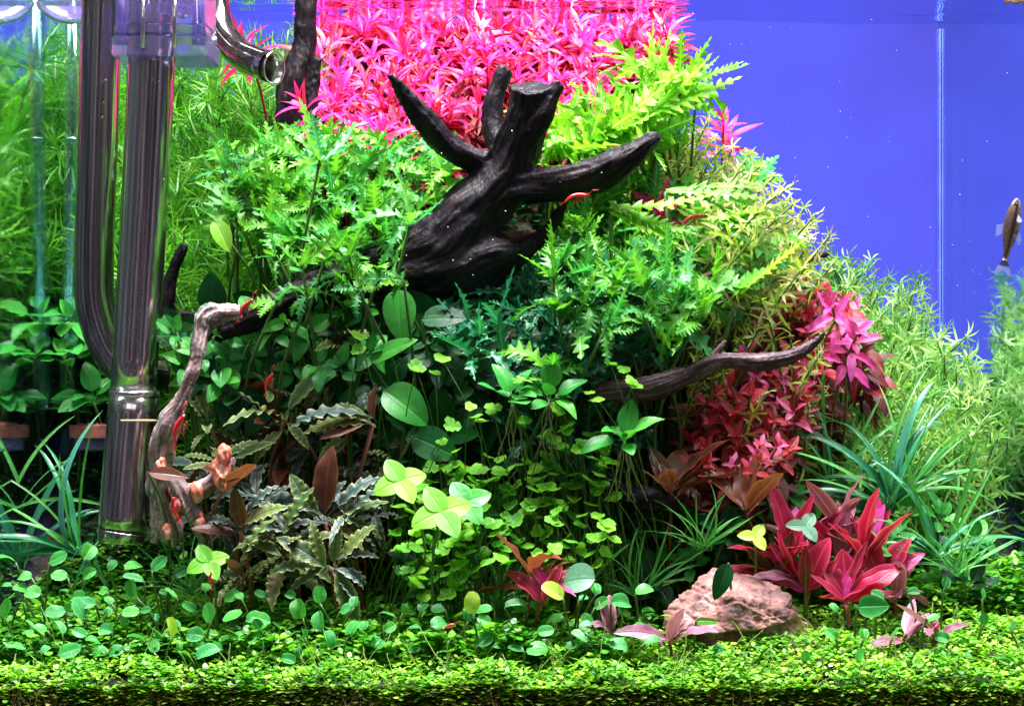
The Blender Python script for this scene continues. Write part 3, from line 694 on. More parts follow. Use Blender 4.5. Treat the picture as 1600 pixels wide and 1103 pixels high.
M_pinkd = leafmat('deep_red_leaf', [(.10, .03, .01), (.34, .004, .03), (.60, .008, .10)], rough=.42, trans=.35, vein=(.6, .15, .2), vamp=.2, mott=16)
M_pinkp = leafmat('pale_pink_leaf', [(.80, .04, .40), (.82, .14, .50), (.50, .30, .12)], rough=.42, trans=.4, mott=30)
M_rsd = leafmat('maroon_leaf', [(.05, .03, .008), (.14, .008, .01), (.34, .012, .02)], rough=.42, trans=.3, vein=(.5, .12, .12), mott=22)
M_rsp = leafmat('rosy_leaf', [(.62, .03, .14), (.75, .10, .35), (.70, .12, .14)], rough=.4, trans=.35, vein=(.85, .3, .4), mott=22)
W_need = [whorl('whorl', M_need, 14, .019, 1.0, s, el=.75) for s in range(5)]
W_lud = [whorl('whorl', M_lud, 8, .045, .9, s+20, el=.6, segs=5) for s in range(5)]
W_rot = [whorl('whorl', M_rot, 6, .075, .8, s+40, el=.45, segs=4) for s in range(5)]
L_pink = [leaf('leaf', M_pink, p_lance(U(.09, .12)), 7, 1, U(.3, 1.1), .35, twist=U(-.3, .3), seed=s, asym=U(-.12, .12)) for s in range(6)]
L_pinkd = [leaf('leaf', M_pinkd, p_lance(U(.09, .12)), 7, 1, U(.3, 1.4), .35, twist=U(-.3, .3), seed=s, asym=U(-.15, .15)) for s in range(4)]
L_pinkp = [leaf('leaf', M_pinkp, p_lance(U(.08, .11)), 7, 1, U(.2, 1.2), .35, twist=U(-.3, .3), seed=s, asym=U(-.15, .15)) for s in range(4)]
def hyg(mat): return [leaf('leaf', mat, p_lance(U(.13, .23)), 0, 2, U(-.3, 2.0), U(.0, .5), lobes=rng.choice((5, 7, 8, 9, 10)), seed=s, twist=U(-1.0, 1.0), asym=U(-.25, .25), ruf=(U(.01, .05), U(2, 4))) for s in range(12)]
L_limel = [leaf('leaf', M_lime, p_lance(U(.10, .15)), 0, 2, U(-.3, .6), U(.0, .3), lobes=rng.choice((10, 12)), seed=s+70, twist=U(-.5, .5), asym=U(-.12, .12), ruf=(.02, 3)) for s in range(5)]
L_hygl = [leaf('leaf', M_hyg, p_lance(U(.08, .13)), 0, 2, U(.3, 1.2), U(.0, .3), lobes=rng.choice((9, 11)), seed=s+90, twist=U(-.6, .6), asym=U(-.15, .15), ruf=(.02, 3)) for s in range(5)]
L_hyg = hyg(M_hyg); L_hygt = hyg(M_hygt); L_lime = hyg(M_lime)
L_anu = [leaf('leaf', M_anu, p_stalk(U(.26, .32), .18), 12, 2, U(.3, .9), .15, seed=s, ruf=(.015, 2)) for s in range(4)]
L_anub = [leaf('leaf', M_anub, p_stalk(U(.2, .26), .25), 12, 2, U(.5, 1.1), .2, seed=s, ruf=(.015, 2)) for s in range(4)]
def wavy(mat, W=.115): return [leaf('leaf', mat, p_stalk(W*U(.8, 1.15), .12, .85), 30, 3, U(.3, 2.0), .18, ruf=(.035, U(6, 8)), serr=.07, seed=s, asym=U(-.08, .08)) for s in range(4)]
L_buce = wavy(M_buce); L_bucs = wavy(M_bucs, .10)
def lance(mat, W=.15, ts=.1): return [leaf('leaf', mat, p_stalk(W*U(.85, 1.15), ts, .85), 14, 2, U(.1, .9), .3, ruf=(.02, 3), seed=s, twist=U(-.5, .5), asym=U(-.08, .08)) for s in range(4)]
L_brn = lance(M_brn, .15); L_red = lance(M_red, .19); L_redn = lance(M_red, .14); L_mag = lance(M_mag, .17); L_mauve = lance(M_mauve, .16)
L_rs = [leaf('leaf', M_rs, p_lance(U(.17, .22)), 8, 2, U(.3, 1.2), .25, seed=s, twist=U(-.3, .3), asym=U(-.1, .1), ruf=(.015, 2)) for s in range(6)]
L_strap = [leaf('leaf', M_strap, p_strap(U(.024, .042)), 16, 1, U(.7, 2.3), .35, twist=U(-.6, .6), seed=s, asym=U(-.1, .1)) for s in range(5)]
L_strapg = [leaf('leaf', M_strapg, p_strap(U(.018, .03)), 14, 1, U(.2, 1.6), .35, twist=U(-.5, .5), seed=s, asym=U(-.1, .1)) for s in range(5)]
L_rsd = [leaf('leaf', M_rsd, p_lance(U(.16, .2)), 8, 2, U(.3, 1.4), .25, seed=s, twist=U(-.4, .4), asym=U(-.1, .1), ruf=(.015, 2)) for s in range(4)]
L_rsp = [leaf('leaf', M_rsp, p_lance(U(.16, .2)), 8, 2, U(.3, 1.2), .25, seed=s, twist=U(-.4, .4), asym=U(-.1, .1), ruf=(.015, 2)) for s in range(4)]
def disc(name, mat, fn, cup, seed=0, n=36, ring=3):
    V = [(0, 0, 0)]; F = []; L = [(0, 0, 0)]
    for k in range(1, ring+1):
        f = k/ring
        for i in range(n):
            a = 6.28318*i/n; r = fn(a)*f; V.append((math.cos(a)*r, math.sin(a)*r, cup*f*f*.5+.03*math.sin(3*a+seed)*f)); L.append((f, f, .1))
    for i in range(n):
        F.append((0, 1+i, 1+(i+1) % n))
        for k in range(ring-1):
            a = 1+k*n; F.append((a+i, a+n+i, a+n+(i+1) % n, a+(i+1) % n))
    return mesh(name, V, F, mat, L)
D_tri = [disc('leaf', M_clov, (lambda s: (lambda a: .5*(.62+.38*abs(math.cos(1.5*(a+s)))**.6)*(1+.06*math.cos(9*a))))(s*.1), c, s) for s, c in enumerate((.2, -.15, .3, .05))]
L_clo = [leaf('leaflet', M_clov, p_ovate(.36), 10, 2, .2, .15, seed=3), leaf('leaflet', M_clov, p_ovate(.40), 10, 2, .5, .1, seed=5)]
L_rnd = [leaf('leaf', M_rnd, p_round(U(.36, .46)), 12, 3, U(-.9, 1.6), U(.1, .5), seed=s, ruf=(.02, 1.5)) for s in range(5)]
L_yel = [leaf('leaf', M_yel, p_round(.36), 12, 3, .7, .2, seed=2)]
# ================================================================ planting
# A: needle-leaved stems behind the pipes
for x, y in scat(74, [(60, 30), (330, 60), (445, 60), (520, 30), (520, 90), (440, 190), (400, 300), (400, 400), (330, 450), (270, 470), (60, 420)]):
    f = (450-y)/420; T = P(x, y, lerp(.215, .335, f)+U(-.012, .012))
    if x < 165: T.y = U(.265, .37); T = P(x, y, T.y)
    if pix(T)[0] < 200 and y > 380: continue
    stem_plant('needle_plant', T, M_stemg, W_need, 'bright green needle-leaved stem', 'needle', nodes=(12 if x > 240 else max(3, int((430-y)/21))), gap=.0075, per=1, crown=1, size=.032, el=(1.45, 1.45), part='whorl', back=.12, wob=.12, srad=.0006, shrink=.5, cat='plant', group='needle-leaved stems behind the pipes', maxl=.4)
# far dark needle stems against the back glass
for x, y in scat(110, [(86, 40), (470, 45), (480, 180), (440, 300), (420, 420), (300, 480), (200, 600), (86, 640)]):
    if x < 230 and y > 400: continue
    stem_plant('needle_plant', P(x, y, U(.33, .385)), M_stemg, W_need, 'shaded green needle-leaved stem', 'needle2', nodes=(16 if x > 240 else max(3, int((470-y)/20))), gap=.0085, per=1, crown=1, size=.030, el=(1.3, 1.3), part='whorl', back=0, wob=.12, srad=.0006, shrink=.5, cat='plant', group='shaded needle-leaved stems by the back glass', maxl=.45)
# B: pink stems
for x, y in scat(120, [(505, 70), (560, 38), (1060, 40), (1030, 75), (990, 120), (930, 170), (890, 190), (870, 170), (840, 130), (760, 140), (740, 190), (680, 215), (600, 215), (530, 215), (500, 150)]):
    f = (215-y)/175; T = P(x, y, lerp(.25, .35, f)+U(-.018, .018))
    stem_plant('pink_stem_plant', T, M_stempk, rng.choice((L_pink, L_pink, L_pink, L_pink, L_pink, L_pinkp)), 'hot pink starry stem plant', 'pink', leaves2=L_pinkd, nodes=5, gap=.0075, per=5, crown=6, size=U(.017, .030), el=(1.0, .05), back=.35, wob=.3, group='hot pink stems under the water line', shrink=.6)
for x, y in scat(72, [(478, 34), (1060, 34), (1040, 62), (525, 75)]):
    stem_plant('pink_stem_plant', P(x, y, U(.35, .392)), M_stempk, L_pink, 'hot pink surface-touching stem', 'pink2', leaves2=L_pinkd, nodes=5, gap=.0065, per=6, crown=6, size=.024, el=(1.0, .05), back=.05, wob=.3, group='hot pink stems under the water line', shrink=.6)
for x, y, d in ((1130, 195, .28), (1030, 330, .20), (470, 160, .235), (375, 60, .26), (600, 205, .235), (545, 215, .235)):
    stem_plant('pink_stem_plant', P(x, y, d), M_stempk, L_pink, '', 'x', nodes=3, gap=.006, per=5, crown=5, size=.024, el=(1.15, .3), back=.4)['label'] = {
        1130: 'lone magenta stem tip standing against the blue above the green mass', 1030: 'small salmon pink stem below the big black branch', 470: 'small magenta sprig at the foot of the dark wood post',
        375: 'small red sprig framed by the curve of the steel spout', 600: 'low pink star in front of the slanting black horn', 545: 'low pink star nearest the dark wood post'}[x]
# D: lime lobed leaves sweeping off the wood
for x, y in scat(24, [(830, 250), (850, 215), (960, 175), (1030, 120), (1080, 120), (1060, 170), (1030, 215), (960, 230), (900, 255)]):
    f = (255-y)/140
    rosette('lime_fern_plant', P(x, y, lerp(.19, .25, f)), L_lime, 'lime green lobed-leaf plant swept sideways', 'lime', n=7, size=(.024, .048), el=(.1, .9), u=(.9+U(-.3, .3), -.45, .45), irr=.6, smat=M_stemg, group='lime green lobed plants behind the big branch')
rosette('lime_fern_plant', P(1065, 135, .22), L_lime, '', 'x', n=5, size=(.035, .045), el=(.5, 1.2), u=(.75, -.4, .6), smat=M_stemg, label='tall lime fern shoot ending under the water line against the blue')
rosette('lime_fern_plant', P(1090, 118, .22), L_hyg, '', 'x', n=3, size=(.026, .034), el=(.8, 1.3), u=(1, -.2, .15), smat=M_stemg, label='green lobed shoot stretching sideways into the open blue water')
rosette('lime_fern_plant', P(1150, 290, .21), L_hyg, '', 'x', n=4, size=(.026, .038), el=(.8, 1.3), u=(.6, -.3, .7), smat=M_stemg, label='blue-green feathery shoot leaning out below the lone magenta tip')
# C: green lobed plants
def lobed(n, poly, d0, d1, leaves, look, patch, sz, group, u=(0, -.6, .6), nn=8, name='lobed_fern_plant', el=(0, 1.1), dyn=True):
    ys = [p[1] for p in poly]; a, b = min(ys), max(ys)
    for x, y in scat(n, poly):
        f = (b-y)/(b-a)
        rosette(name, P(x, y, lerp(d0, d1, f)+U(-.01, .01)), leaves, look, patch, n=nn, size=sz, el=el, u=(u[0]+U(-.8, .8), u[1]+U(-.3, .5), u[2]+U(-.2, .5)), smat=M_stemg, group=group, irr=.7)
lobed(66, [(345, 250), (440, 200), (540, 225), (640, 240), (720, 275), (690, 330), (620, 370), (560, 395), (560, 430), (470, 400), (360, 350)], .12, .22, L_hyg, 'vivid green lobed-leaf plant', 'lobl', (.013, .031), 'green lobed plants on the wood beside the pipe')
lobed(44, [(880, 340), (1000, 290), (1090, 310), (1170, 350), (1190, 390), (1150, 410), (1090, 440), (1000, 430), (860, 400)], .155, .235, L_hyg, 'grass green lobed-leaf plant', 'lobr', (.014, .032), 'green lobed plants under the big black branch', u=(.25, -.6, .6))
lobed(46, [(700, 480), (800, 440), (900, 420), (1080, 440), (1130, 470), (1080, 520), (1000, 560), (860, 580), (760, 580), (700, 530)], .125, .18, L_hygt, 'blue-green lobed-leaf plant', 'lobt', (.015, .036), 'blue-green lobed plants hanging below the wood')
lobed(16, [(850, 430), (1000, 430), (1120, 440), (1090, 500), (960, 520), (860, 480)], .10, .13, L_hyg, 'fresh green lobed-leaf plant', 'lobc', (.020, .034), 'fresh lobed sprigs over the blue-green mass')
for x, y, lab in ((500, 250, 'tall bright sprig pointing up beside the slanting black horn'), (640, 350, 'thin pale green sprig hanging across the black trunk'), (545, 400, 'shiny bright green feathery leaves spilling over the trunk near the pale root'), (855, 585, 'small turquoise feathery sprig in the dark centre')):
    rosette('lobed_fern_plant', P(x, y, .11), L_hyg, '', 'x', n=6, size=(.022, .034), el=(.2, 1.2), smat=M_stemg, label=lab, foot=True)
# J: pale rotala and sea-green needle bushes on the right
for x, y in scat(56, [(1030, 190), (1100, 180), (1150, 230), (1190, 290), (1270, 330), (1290, 400), (1230, 430), (1150, 400), (1130, 330), (1060, 260)]):
    f = (430-y)/250; stem_plant('pale_stem_plant', P(x, y, lerp(.17, .27, f)), M_stemg, W_rot, 'pale yellow-green small-leaved stem', 'rot', nodes=8, gap=.0055, per=1, crown=1, size=.013, el=(1.4, 1.4), part='whorl', back=.15, wob=.3, srad=.0005, dx=-.2, group='pale small-leaved stems edging the blue')
for x, y in scat(20, [(1170, 240), (1210, 260), (1300, 325), (1310, 410), (1230, 430), (1140, 380)]):
    stem_plant('pale_stem_plant', P(x, y, U(.13, .20)), M_stemg, W_rot, 'pale pinkish yellow stem', 'rotf', nodes=7, gap=.006, per=1, crown=1, size=.0125, el=(1.4, 1.4), part='whorl', back=.15, wob=.7, srad=.0005, dx=-.5, group='pale small-leaved stems edging the blue')
for x, y in scat(96, [(1290, 370), (1330, 385), (1380, 415), (1440, 430), (1470, 490), (1560, 560), (1560, 690), (1480, 720), (1360, 700), (1300, 640), (1280, 520)]):
    f = (720-y)/320; v = P(x, y, lerp(.17, .36, f)+U(-.01, .01))
    stem_plant('feathery_stem_plant', v, M_stemg, W_lud, 'soft feathery sea-green stem', 'lud', nodes=9, gap=.006, per=1, crown=1, size=.0185, el=(1.4, 1.4), part='whorl', back=.12, wob=.3, srad=.0005, dx=U(-.3, .2), group='feathery stems in the far corner')
# I: coral red stems
for x, y in scat(84, [(1110, 450), (1220, 425), (1300, 450), (1350, 480), (1330, 540), (1290, 600), (1250, 640), (1240, 700), (1180, 730), (1090, 725), (1060, 690), (1090, 620), (1130, 560), (1110, 500)]):
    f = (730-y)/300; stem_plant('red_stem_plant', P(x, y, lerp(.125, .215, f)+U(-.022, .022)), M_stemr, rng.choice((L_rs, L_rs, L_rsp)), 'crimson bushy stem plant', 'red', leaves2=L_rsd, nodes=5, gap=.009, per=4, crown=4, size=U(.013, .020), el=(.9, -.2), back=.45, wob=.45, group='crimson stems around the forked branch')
for x, y, lab in ((1300, 480, 'magenta leafed stem tip reaching toward the blue above the forked branch'), (1340, 520, 'magenta stem tip at the far end of the crimson clump')):
    stem_plant('red_stem_plant', P(x, y, .13), M_stemr, L_mag, '', 'x', nodes=3, gap=.009, per=4, crown=4, size=.016, el=(.8, 0), back=.5)['label'] = lab
lobed(9, [(430, 380), (560, 400), (640, 440), (540, 470), (430, 470)], .095, .115, L_hyg, 'fresh lobed sprig', 'lobf', (.014, .028), 'fresh lobed sprigs draped over the lower trunk', nn=6)
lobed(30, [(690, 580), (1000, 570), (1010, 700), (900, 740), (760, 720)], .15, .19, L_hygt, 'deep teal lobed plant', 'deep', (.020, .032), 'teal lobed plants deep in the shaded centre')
for x, y in scat(14, [(1090, 470), (1220, 440), (1320, 480), (1300, 600), (1230, 700), (1090, 700)]):
    stem_plant('pale_stem_plant', P(x, y, U(.12, .18)), M_stemg, W_rot, 'thin green stem among crimson leaves', 'rotr', nodes=6, gap=.0065, per=1, crown=1, size=.011, el=(1.4, 1.4), part='whorl', back=.3, wob=.3, srad=.0005, group='thin green stems threading the crimson clump')
# E: dark oval leaves
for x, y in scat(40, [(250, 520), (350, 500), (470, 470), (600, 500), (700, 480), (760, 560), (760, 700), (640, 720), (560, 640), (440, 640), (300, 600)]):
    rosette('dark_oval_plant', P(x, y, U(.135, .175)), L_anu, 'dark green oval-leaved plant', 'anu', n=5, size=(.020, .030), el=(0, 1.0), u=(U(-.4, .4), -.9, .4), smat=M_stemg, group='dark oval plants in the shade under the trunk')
for x, y in scat(20, [(260, 520), (400, 500), (560, 480), (580, 560), (480, 600), (300, 600)]):
    rosette('small_oval_plant', P(x, y, U(.115, .14)), L_anub, 'small mid-green oval-leaved plant', 'anus', n=6, size=(.012, .020), el=(0, 1.0), u=(U(-.5, .5), -.7, .5), smat=M_stemg, irr=.7, group='small oval plants under the lower trunk')
def big(name, px, py, dep, L, ang, me, label, tilt=.8, wid=1., cat='leaf', roll=0):
    """one big leaf on its own stalk; ang = picture angle of its tip, tilt = how far it turns its face to the viewer"""
    d = Vector((math.cos(ang), -.15, math.sin(ang))); up = Vector((-math.sin(ang)*(1-tilt)*.6+roll, -tilt, abs(math.cos(ang))*(1-tilt)+.15))
    c = P(px, py, dep); g_ = root_of(c, 0, .3); r = empty(name, g_)
    link('stalk', tube('stalk', [p-g_ for p in curve(g_, c, .6, 7)], .0007, M_stemg, 5, lf=True), r)
    s = L*(CAM_D+dep)/FPX
    link('leaf', me, r, frame(c-g_, d, up, (s, s*wid, s))); tag(r, label, cat); return r
big('oval_leaf_plant', 622, 452, .12, 84, R(-86), leaf('leaf', M_anub, p_ovate(.31), 14, 3, .3, .08, seed=1), 'large smooth oval leaf hanging upright before the black trunk', .95, 1, 'plant')
big('oval_leaf_plant', 600, 610, .11, 88, R(-35), leaf('leaf', M_anub, p_ovate(.36), 14, 3, .5, .3, seed=2), 'large folded dark green leaf left of the trailing roots'.replace('left of', 'beside'), .7, 1, 'plant')
big('oval_leaf_plant', 645, 682, .11, 78, R(-22), leaf('leaf', M_anu, p_ovate(.36), 14, 3, .5, .2, seed=3), 'broad glossy dark leaf just above the yellow clover', .8, 1, 'plant')
big('oval_leaf_plant', 578, 565, .115, 84, R(28), leaf('leaf', M_anub, p_ovate(.20), 14, 3, .4, .2, seed=4), 'bright pointed oval leaf below the hanging upright leaf', .6, 1, 'plant')
big('oval_leaf_plant', 660, 500, .13, 70, R(5), leaf('leaf', M_anu, p_ovate(.34), 14, 3, .4, .2, seed=6), 'dark broad leaf tucked under the trunk beside the hanging leaf', .6, 1, 'plant')
big('oval_leaf_plant', 335, 345, .13, 56, R(-62), leaf('leaf', M_lime, p_ovate(.28), 12, 3, .4, .25, seed=7), 'single yellow-green pointed leaf among the needles', .7, 1, 'plant')
# bright oval plants: centre, hanging with roots, and at the back corner
M_root = leafmat('pale_roots', [(.12, .16, .05), (.30, .34, .10)], trans=.1)
for x, y, lab in ((800, 625, 'small bright oval-leaved plantlet with trailing roots beside the dark centre'), (860, 625, 'bright oval-leaved plantlet with long trailing roots under the turquoise sprig'), (975, 690, 'bright green oval plantlet below the start of the forked branch')):
    r = rosette('plantlet', P(x, y, .10), L_anub, '', 'x', n=8, size=(.018, .026), el=(.2, 1.3), u=(0, -.4, 1), label=lab, smat=M_stemg)
    c = P(x, y, .10)-r.location
    for k in range(7):
        pts = [c]; q = c.copy()
        for i in range(7): q = q+Vector((U(-.0016, .0016)+(k-3)*.0003, U(-.001, .001), -.0045)); pts.append(q.copy())
        link('root', tube('root', pts, .00035, M_root, 4, lf=True), r)
for x, y, d in ((112, 500, .25), (150, 540, .27), (100, 560, .235), (146, 628, .235), (116, 640, .26), (180, 600, .28), (128, 470, .29), (190, 500, .30), (120, 600, .30)):
    rosette('corner_oval_plant', P(x, y, d), L_anub, 'bright broad-leaved plant', 'corner', n=8, size=(.022, .032), el=(.1, 1.1), u=(0, -.5, 1), smat=M_stemg, group='broad-leaved plants behind the glass tube')
for x, y in scat(14, [(90, 430), (230, 430), (230, 800), (90, 800)]):
    rosette('corner_oval_plant', P(x, y, U(.29, .34)), L_anu, 'dark broad-leaved plant', 'corner', n=6, size=(.022, .034), el=(.1, 1.1), u=(0, -.7, .7), smat=M_stemg, group='broad-leaved plants behind the glass tube')
# F: wavy olive plants
BU = [
      (445, 655, 6, .034, L_buce, 'tall thin-stemmed wavy olive plant under the black trunk'),
      (400, 780, 8, .032, L_bucs, 'dark wavy plant beside the pale root cluster'), (440, 855, 8, .030, L_buce, 'low olive wavy plant just above the round foreground leaves'),
      (340, 720, 7, .028, L_buce, 'brown-green wavy plant behind the knobbly root'), (545, 820, 6, .028, L_bucs, 'small slate wavy plant beneath the shiny four-leaf clover'),
      (530, 540, 5, .026, L_buce, 'small reddish wavy sprig standing under the trunk'), (380, 900, 6, .026, L_buce, 'small olive wavy plant low behind the round leaves')]
for x, y, k, s, lv, lab in BU:
    s *= 1.18; k += 3
    rosette('wavy_leaf_plant', P(x, y, lerp(.135, .075, (y-540)/350)), lv, '', 'x', n=k+2, size=(s*.6, s*1.15), el=(-.3, 1.0), u=(U(-.35, .35), -.42, .9), label=lab, smat=M_stemr, group='wavy-leaved olive plants', part='leaf', irr=.8)
for x, y in scat(24, [(300, 640), (420, 600), (560, 600), (620, 700), (600, 830), (480, 900), (340, 880), (300, 760)]):
    rosette('wavy_leaf_plant', P(x, y, U(.12, .15)), rng.choice((L_buce, L_bucs, L_brn)), 'dim wavy-leaved plant', 'dimwavy', n=8, size=(.016, .032), el=(-.2, 1.0), u=(U(-.4, .4), -.5, .8), irr=.8, smat=M_stemr, group='dim wavy plants filling the shade')
# brown, mauve, crimson lance plants
LB = [(1050, 760, .11, 9, .036, L_brn, 1.3, 'brown lance-leaved plant standing in front of the dark wood stub'), (1165, 800, .10, 5, .034, L_brn, 1.3, 'dark red-brown lance plant behind the tan rock'),
      (835, 905, .075, 5, .034, L_brn, 1.2, 'brown lance plant with a tall upright leaf among the clover'), (850, 935, .06, 4, .022, L_red, 1.2, 'small orange-red lance plant low in the centre foreground'),
      (858, 915, .055, 3, .017, L_mag, 1.2, 'tiny bright magenta leaf pair above the small orange-red plant'),  (1350, 880, .10, 9, .040, L_redn, 1.3, 'crimson lance plant leaning toward the strap leaves'), (1235, 880, .10, 9, .036, L_redn, 1.4, 'dark crimson lance plant just behind the rock edge'), (1320, 930, .085, 5, .022, L_redn, 1.2, 'low short crimson lance plant in front of its clump'),
      (1235, 860, .115, 7, .028, L_mag, 1.3, 'magenta lance plant at the back of the crimson clump'), (1315, 820, .12, 7, .028, L_mauve, 1.35, 'tall mauve lance plant rising behind the crimson leaves'),
      (1400, 930, .095, 5, .028, L_mauve, 1.0, 'mauve lance leaves leaning over the carpet beside the crimson plant'), (1465, 985, .05, 5, .022, L_mauve, 1.2, 'small mauve and red plant alone on the bright carpet'),
      (1462, 985, .052, 2, .020, L_red, 1.2, 'bright red curled leaf pair within the small mauve plant'), (1415, 990, .055, 4, .022, L_mauve, 1.2, 'small mauve plant on the carpet between crimson clump and curled red leaf'),
      (1045, 1000, .045, 7, .026, L_mauve, 1.25, 'grey-mauve pointed plant standing against the front of the rock'), (955, 985, .06, 4, .020, L_mauve, 1.2, 'small mauve sprig beside the round leaves in front of clover'),
      (350, 760, .08, 4, .024, L_brn, 1.1, 'short brown leaf cluster on top of the pale root')]
for x, y, d, k, s, lv, e_, lab in LB:
    rosette('lance_leaf_plant', P(x, y, d), lv, '', 'x', n=k, size=(s*.7, s*1.3), el=(.45, e_), u=(U(-.25, .25), -.2, 1), label=lab, smat=M_stemr, roll=.9, irr=.7)
big('oval_leaf_plant', 1138, 880, .055, 62, R(-112), leaf('leaf', M_anu, p_ovate(.24), 12, 3, .3, .2, seed=8), 'dark grey-green leaf hanging down over the tan rock', .9, 1, 'plant')
big('oval_leaf_plant', 232, 738, .07, 66, R(-4), leaf('leaf', M_brn, p_lance(.17), 12, 2, .5, .2, seed=8), 'orange-brown leaf lying over the pale root by the intake', .8, 1, 'plant')
big('oval_leaf_plant', 1088, 970, .04, 36, R(0), leaf('leaf', M_lime, p_strap(.18), 8, 2, .3, .2, seed=8), 'short bright green blunt leaf resting against the rock', .9, 1, 'plant')
big('oval_leaf_plant', 1340, 948, .05, 50, R(4), leaf('leaf', M_rnd, p_ovate(.36), 12, 3, .4, .2, seed=9), 'broad shiny green leaf on the carpet below the crimson plant', .9, 1, 'plant')
# K: strap plants
def strap(name, px, py, d, items, lv, label):
    c = P(px, py, d); g_ = root_of(c, 0, .1); r = empty(name, g_)
    for ang, L, tilt in items:
        s = L*(CAM_D+d)/FPX; dr = Vector((math.cos(R(ang)), U(-.35, .05), math.sin(R(ang)))); 
        up = Vector((0, -tilt, 1)) if abs(math.cos(R(ang))) > .3 else Vector((rng.choice((-1, 1))*.6, -tilt, .3))
        link('leaf', rng.choice(lv), r, frame(c-g_+Vector((U(-.004, .004), U(-.003, .003), 0)), dr, up, (s, s*U(.55, .95), s*U(.5, 1.3))))
    tag(r, label, 'plant'); return r
def fan(n, a0, a1, l0, l1): return [(lerp(a0, a1, (i+.5)/n)+U(-8, 8), U(l0, l1), U(.3, .9)) for i in range(n)]
strap('strap_leaf_plant', 120, 865, .15, fan(12, 70, 175, 150, 235), L_strap+L_strapg, 'large blue-green strap-leaved plant growing behind the foot of the intake')
strap('strap_leaf_plant', 30, 880, .165, fan(12, 20, 165, 140, 230), L_strap, 'blue-green strap plant in the corner below the clay pot')
strap('strap_leaf_plant', 150, 845, .14, fan(5, 210, 290, 80, 120), L_strap, 'pale blue strap leaves drooping beneath the intake pipe')
strap('strap_leaf_plant', 20, 800, .16, fan(8, 20, 150, 130, 200), L_strapg, 'narrow green grass tuft at the corner glass')
strap('strap_leaf_plant', 1390, 800, .13, fan(18, 35, 155, 130, 270), L_strap+L_strapg, 'large blue-green strap plant with arching leaves behind the crimson clump')
strap('strap_leaf_plant', 1465, 870, .11, fan(18, 15, 150, 100, 200), L_strap+L_strapg, 'arching strap plant touching the mirror-like corner glass')
strap('strap_leaf_plant', 1300, 760, .16, fan(14, 40, 150, 110, 200), L_strap+L_strapg, 'slender strap plant rising between crimson stems and feathery bush')
strap('strap_leaf_plant', 1410, 780, .15, fan(26, 20, 160, 80, 170), L_strapg, 'dense bright green grassy tuft behind the crimson plant')
for x, y, lab in ((770, 950, 'grassy green tuft among clover stalks behind the foreground'), (900, 930, 'grassy tuft beside the upright brown leaf'), (1000, 930, 'tall thin grassy tuft beside the tan rock'), (1100, 860, 'grassy stalks rising behind the tan rock'), (1500, 900, 'low dark grassy tuft near the corner glass'), (300, 930, 'thin grass tuft behind the round foreground leaves')):
    strap('grass_tuft', x, y, .10, fan(24, 25, 155, 50, 130), L_strapg, lab)
def posed(name, px, py, d, items, label, smat=M_stemr, group=None):
    """a plant whose leaves are given one by one: picture angle, length in pixels, how far it faces the viewer, leaf kind"""
    c = P(px, py, d); g_ = root_of(c, 0, .2); r = empty(name, g_)
    link('stem', tube('stem', [p-g_ for p in curve(g_, c, .4, 6)], .0012, smat, 6, lf=True), r)
    for ang, L, tilt, lv in items:
        a = R(ang+U(-5, 5)); s_ = L*(CAM_D+d)/FPX; dr = Vector((math.cos(a), U(-.45, .05), math.sin(a)))
        up = Vector((-math.sin(a)*(1-tilt)+U(-.15, .15), -tilt, abs(math.cos(a))*(1-tilt)+.3)) 
        link('leaf', rng.choice(lv), r, frame(c-g_+Vector((U(-.002, .002), U(-.003, .003), U(-.002, .004))), dr, up, (s_, s_*U(.85, 1.2), s_*U(.4, .9))))
    tag(r, label, 'plant', group)
GW = 'wavy-leaved olive plants'
posed('wavy_leaf_plant', 518, 888, .07, [(165, 110, .6, L_buce), (-72, 112, .8, L_buce), (-8, 100, .6, L_bucs), (60, 110, .5, L_buce), (85, 70, .8, L_buce), (118, 90, .7, L_buce), (140, 105, .5, L_buce), (20, 90, .5, L_bucs), (200, 80, .5, L_buce), (-35, 90, .4, L_bucs)], 'olive wavy plant with pale leaf edges spreading over the foreground', group=GW)
posed('wavy_leaf_plant', 508, 815, .085, [(152, 145, .7, L_bucs), (172, 110, .5, L_bucs), (92, 115, .9, L_brn), (48, 135, .6, L_bucs), (25, 110, .5, L_buce), (70, 90, .6, L_bucs), (195, 90, .4, L_bucs), (5, 100, .4, L_buce), (125, 100, .6, L_buce), (-25, 80, .5, L_buce)], 'slate green wavy-leaved plant spreading beside the small yellow clover', group=GW)
posed('wavy_leaf_plant', 583, 662, .10, [(172, 125, .5, L_buce), (186, 100, .5, L_buce), (160, 160, .4, L_bucs), (140, 90, .6, L_buce), (115, 80, .7, L_bucs), (95, 60, .7, L_brn), (200, 90, .5, L_brn)], 'reddish-based wavy plant pointing toward the large folded leaf', group=GW)
posed('wavy_leaf_plant', 375, 830, .08, [(150, 90, .6, L_bucs), (40, 100, .6, L_buce), (70, 100, .6, L_bucs), (100, 80, .7, L_brn), (20, 90, .5, L_bucs), (170, 80, .5, L_brn), (-20, 80, .6, L_buce)], 'mixed slate and olive wavy plant between pale root and foreground', group=GW)
GC = 'crimson lance plants'
posed('lance_leaf_plant', 1262, 925, .09, [(128, 96, .5, L_redn), (100, 76, .8, L_redn), (152, 96, .4, L_mauve), (75, 96, .7, L_red), (168, 72, .5, L_redn), (110, 120, .3, L_redn), (55, 72, .8, L_redn), (140, 56, .8, L_mag)], 'large crimson lance-leaved plant beside the tan rock', group=GC)
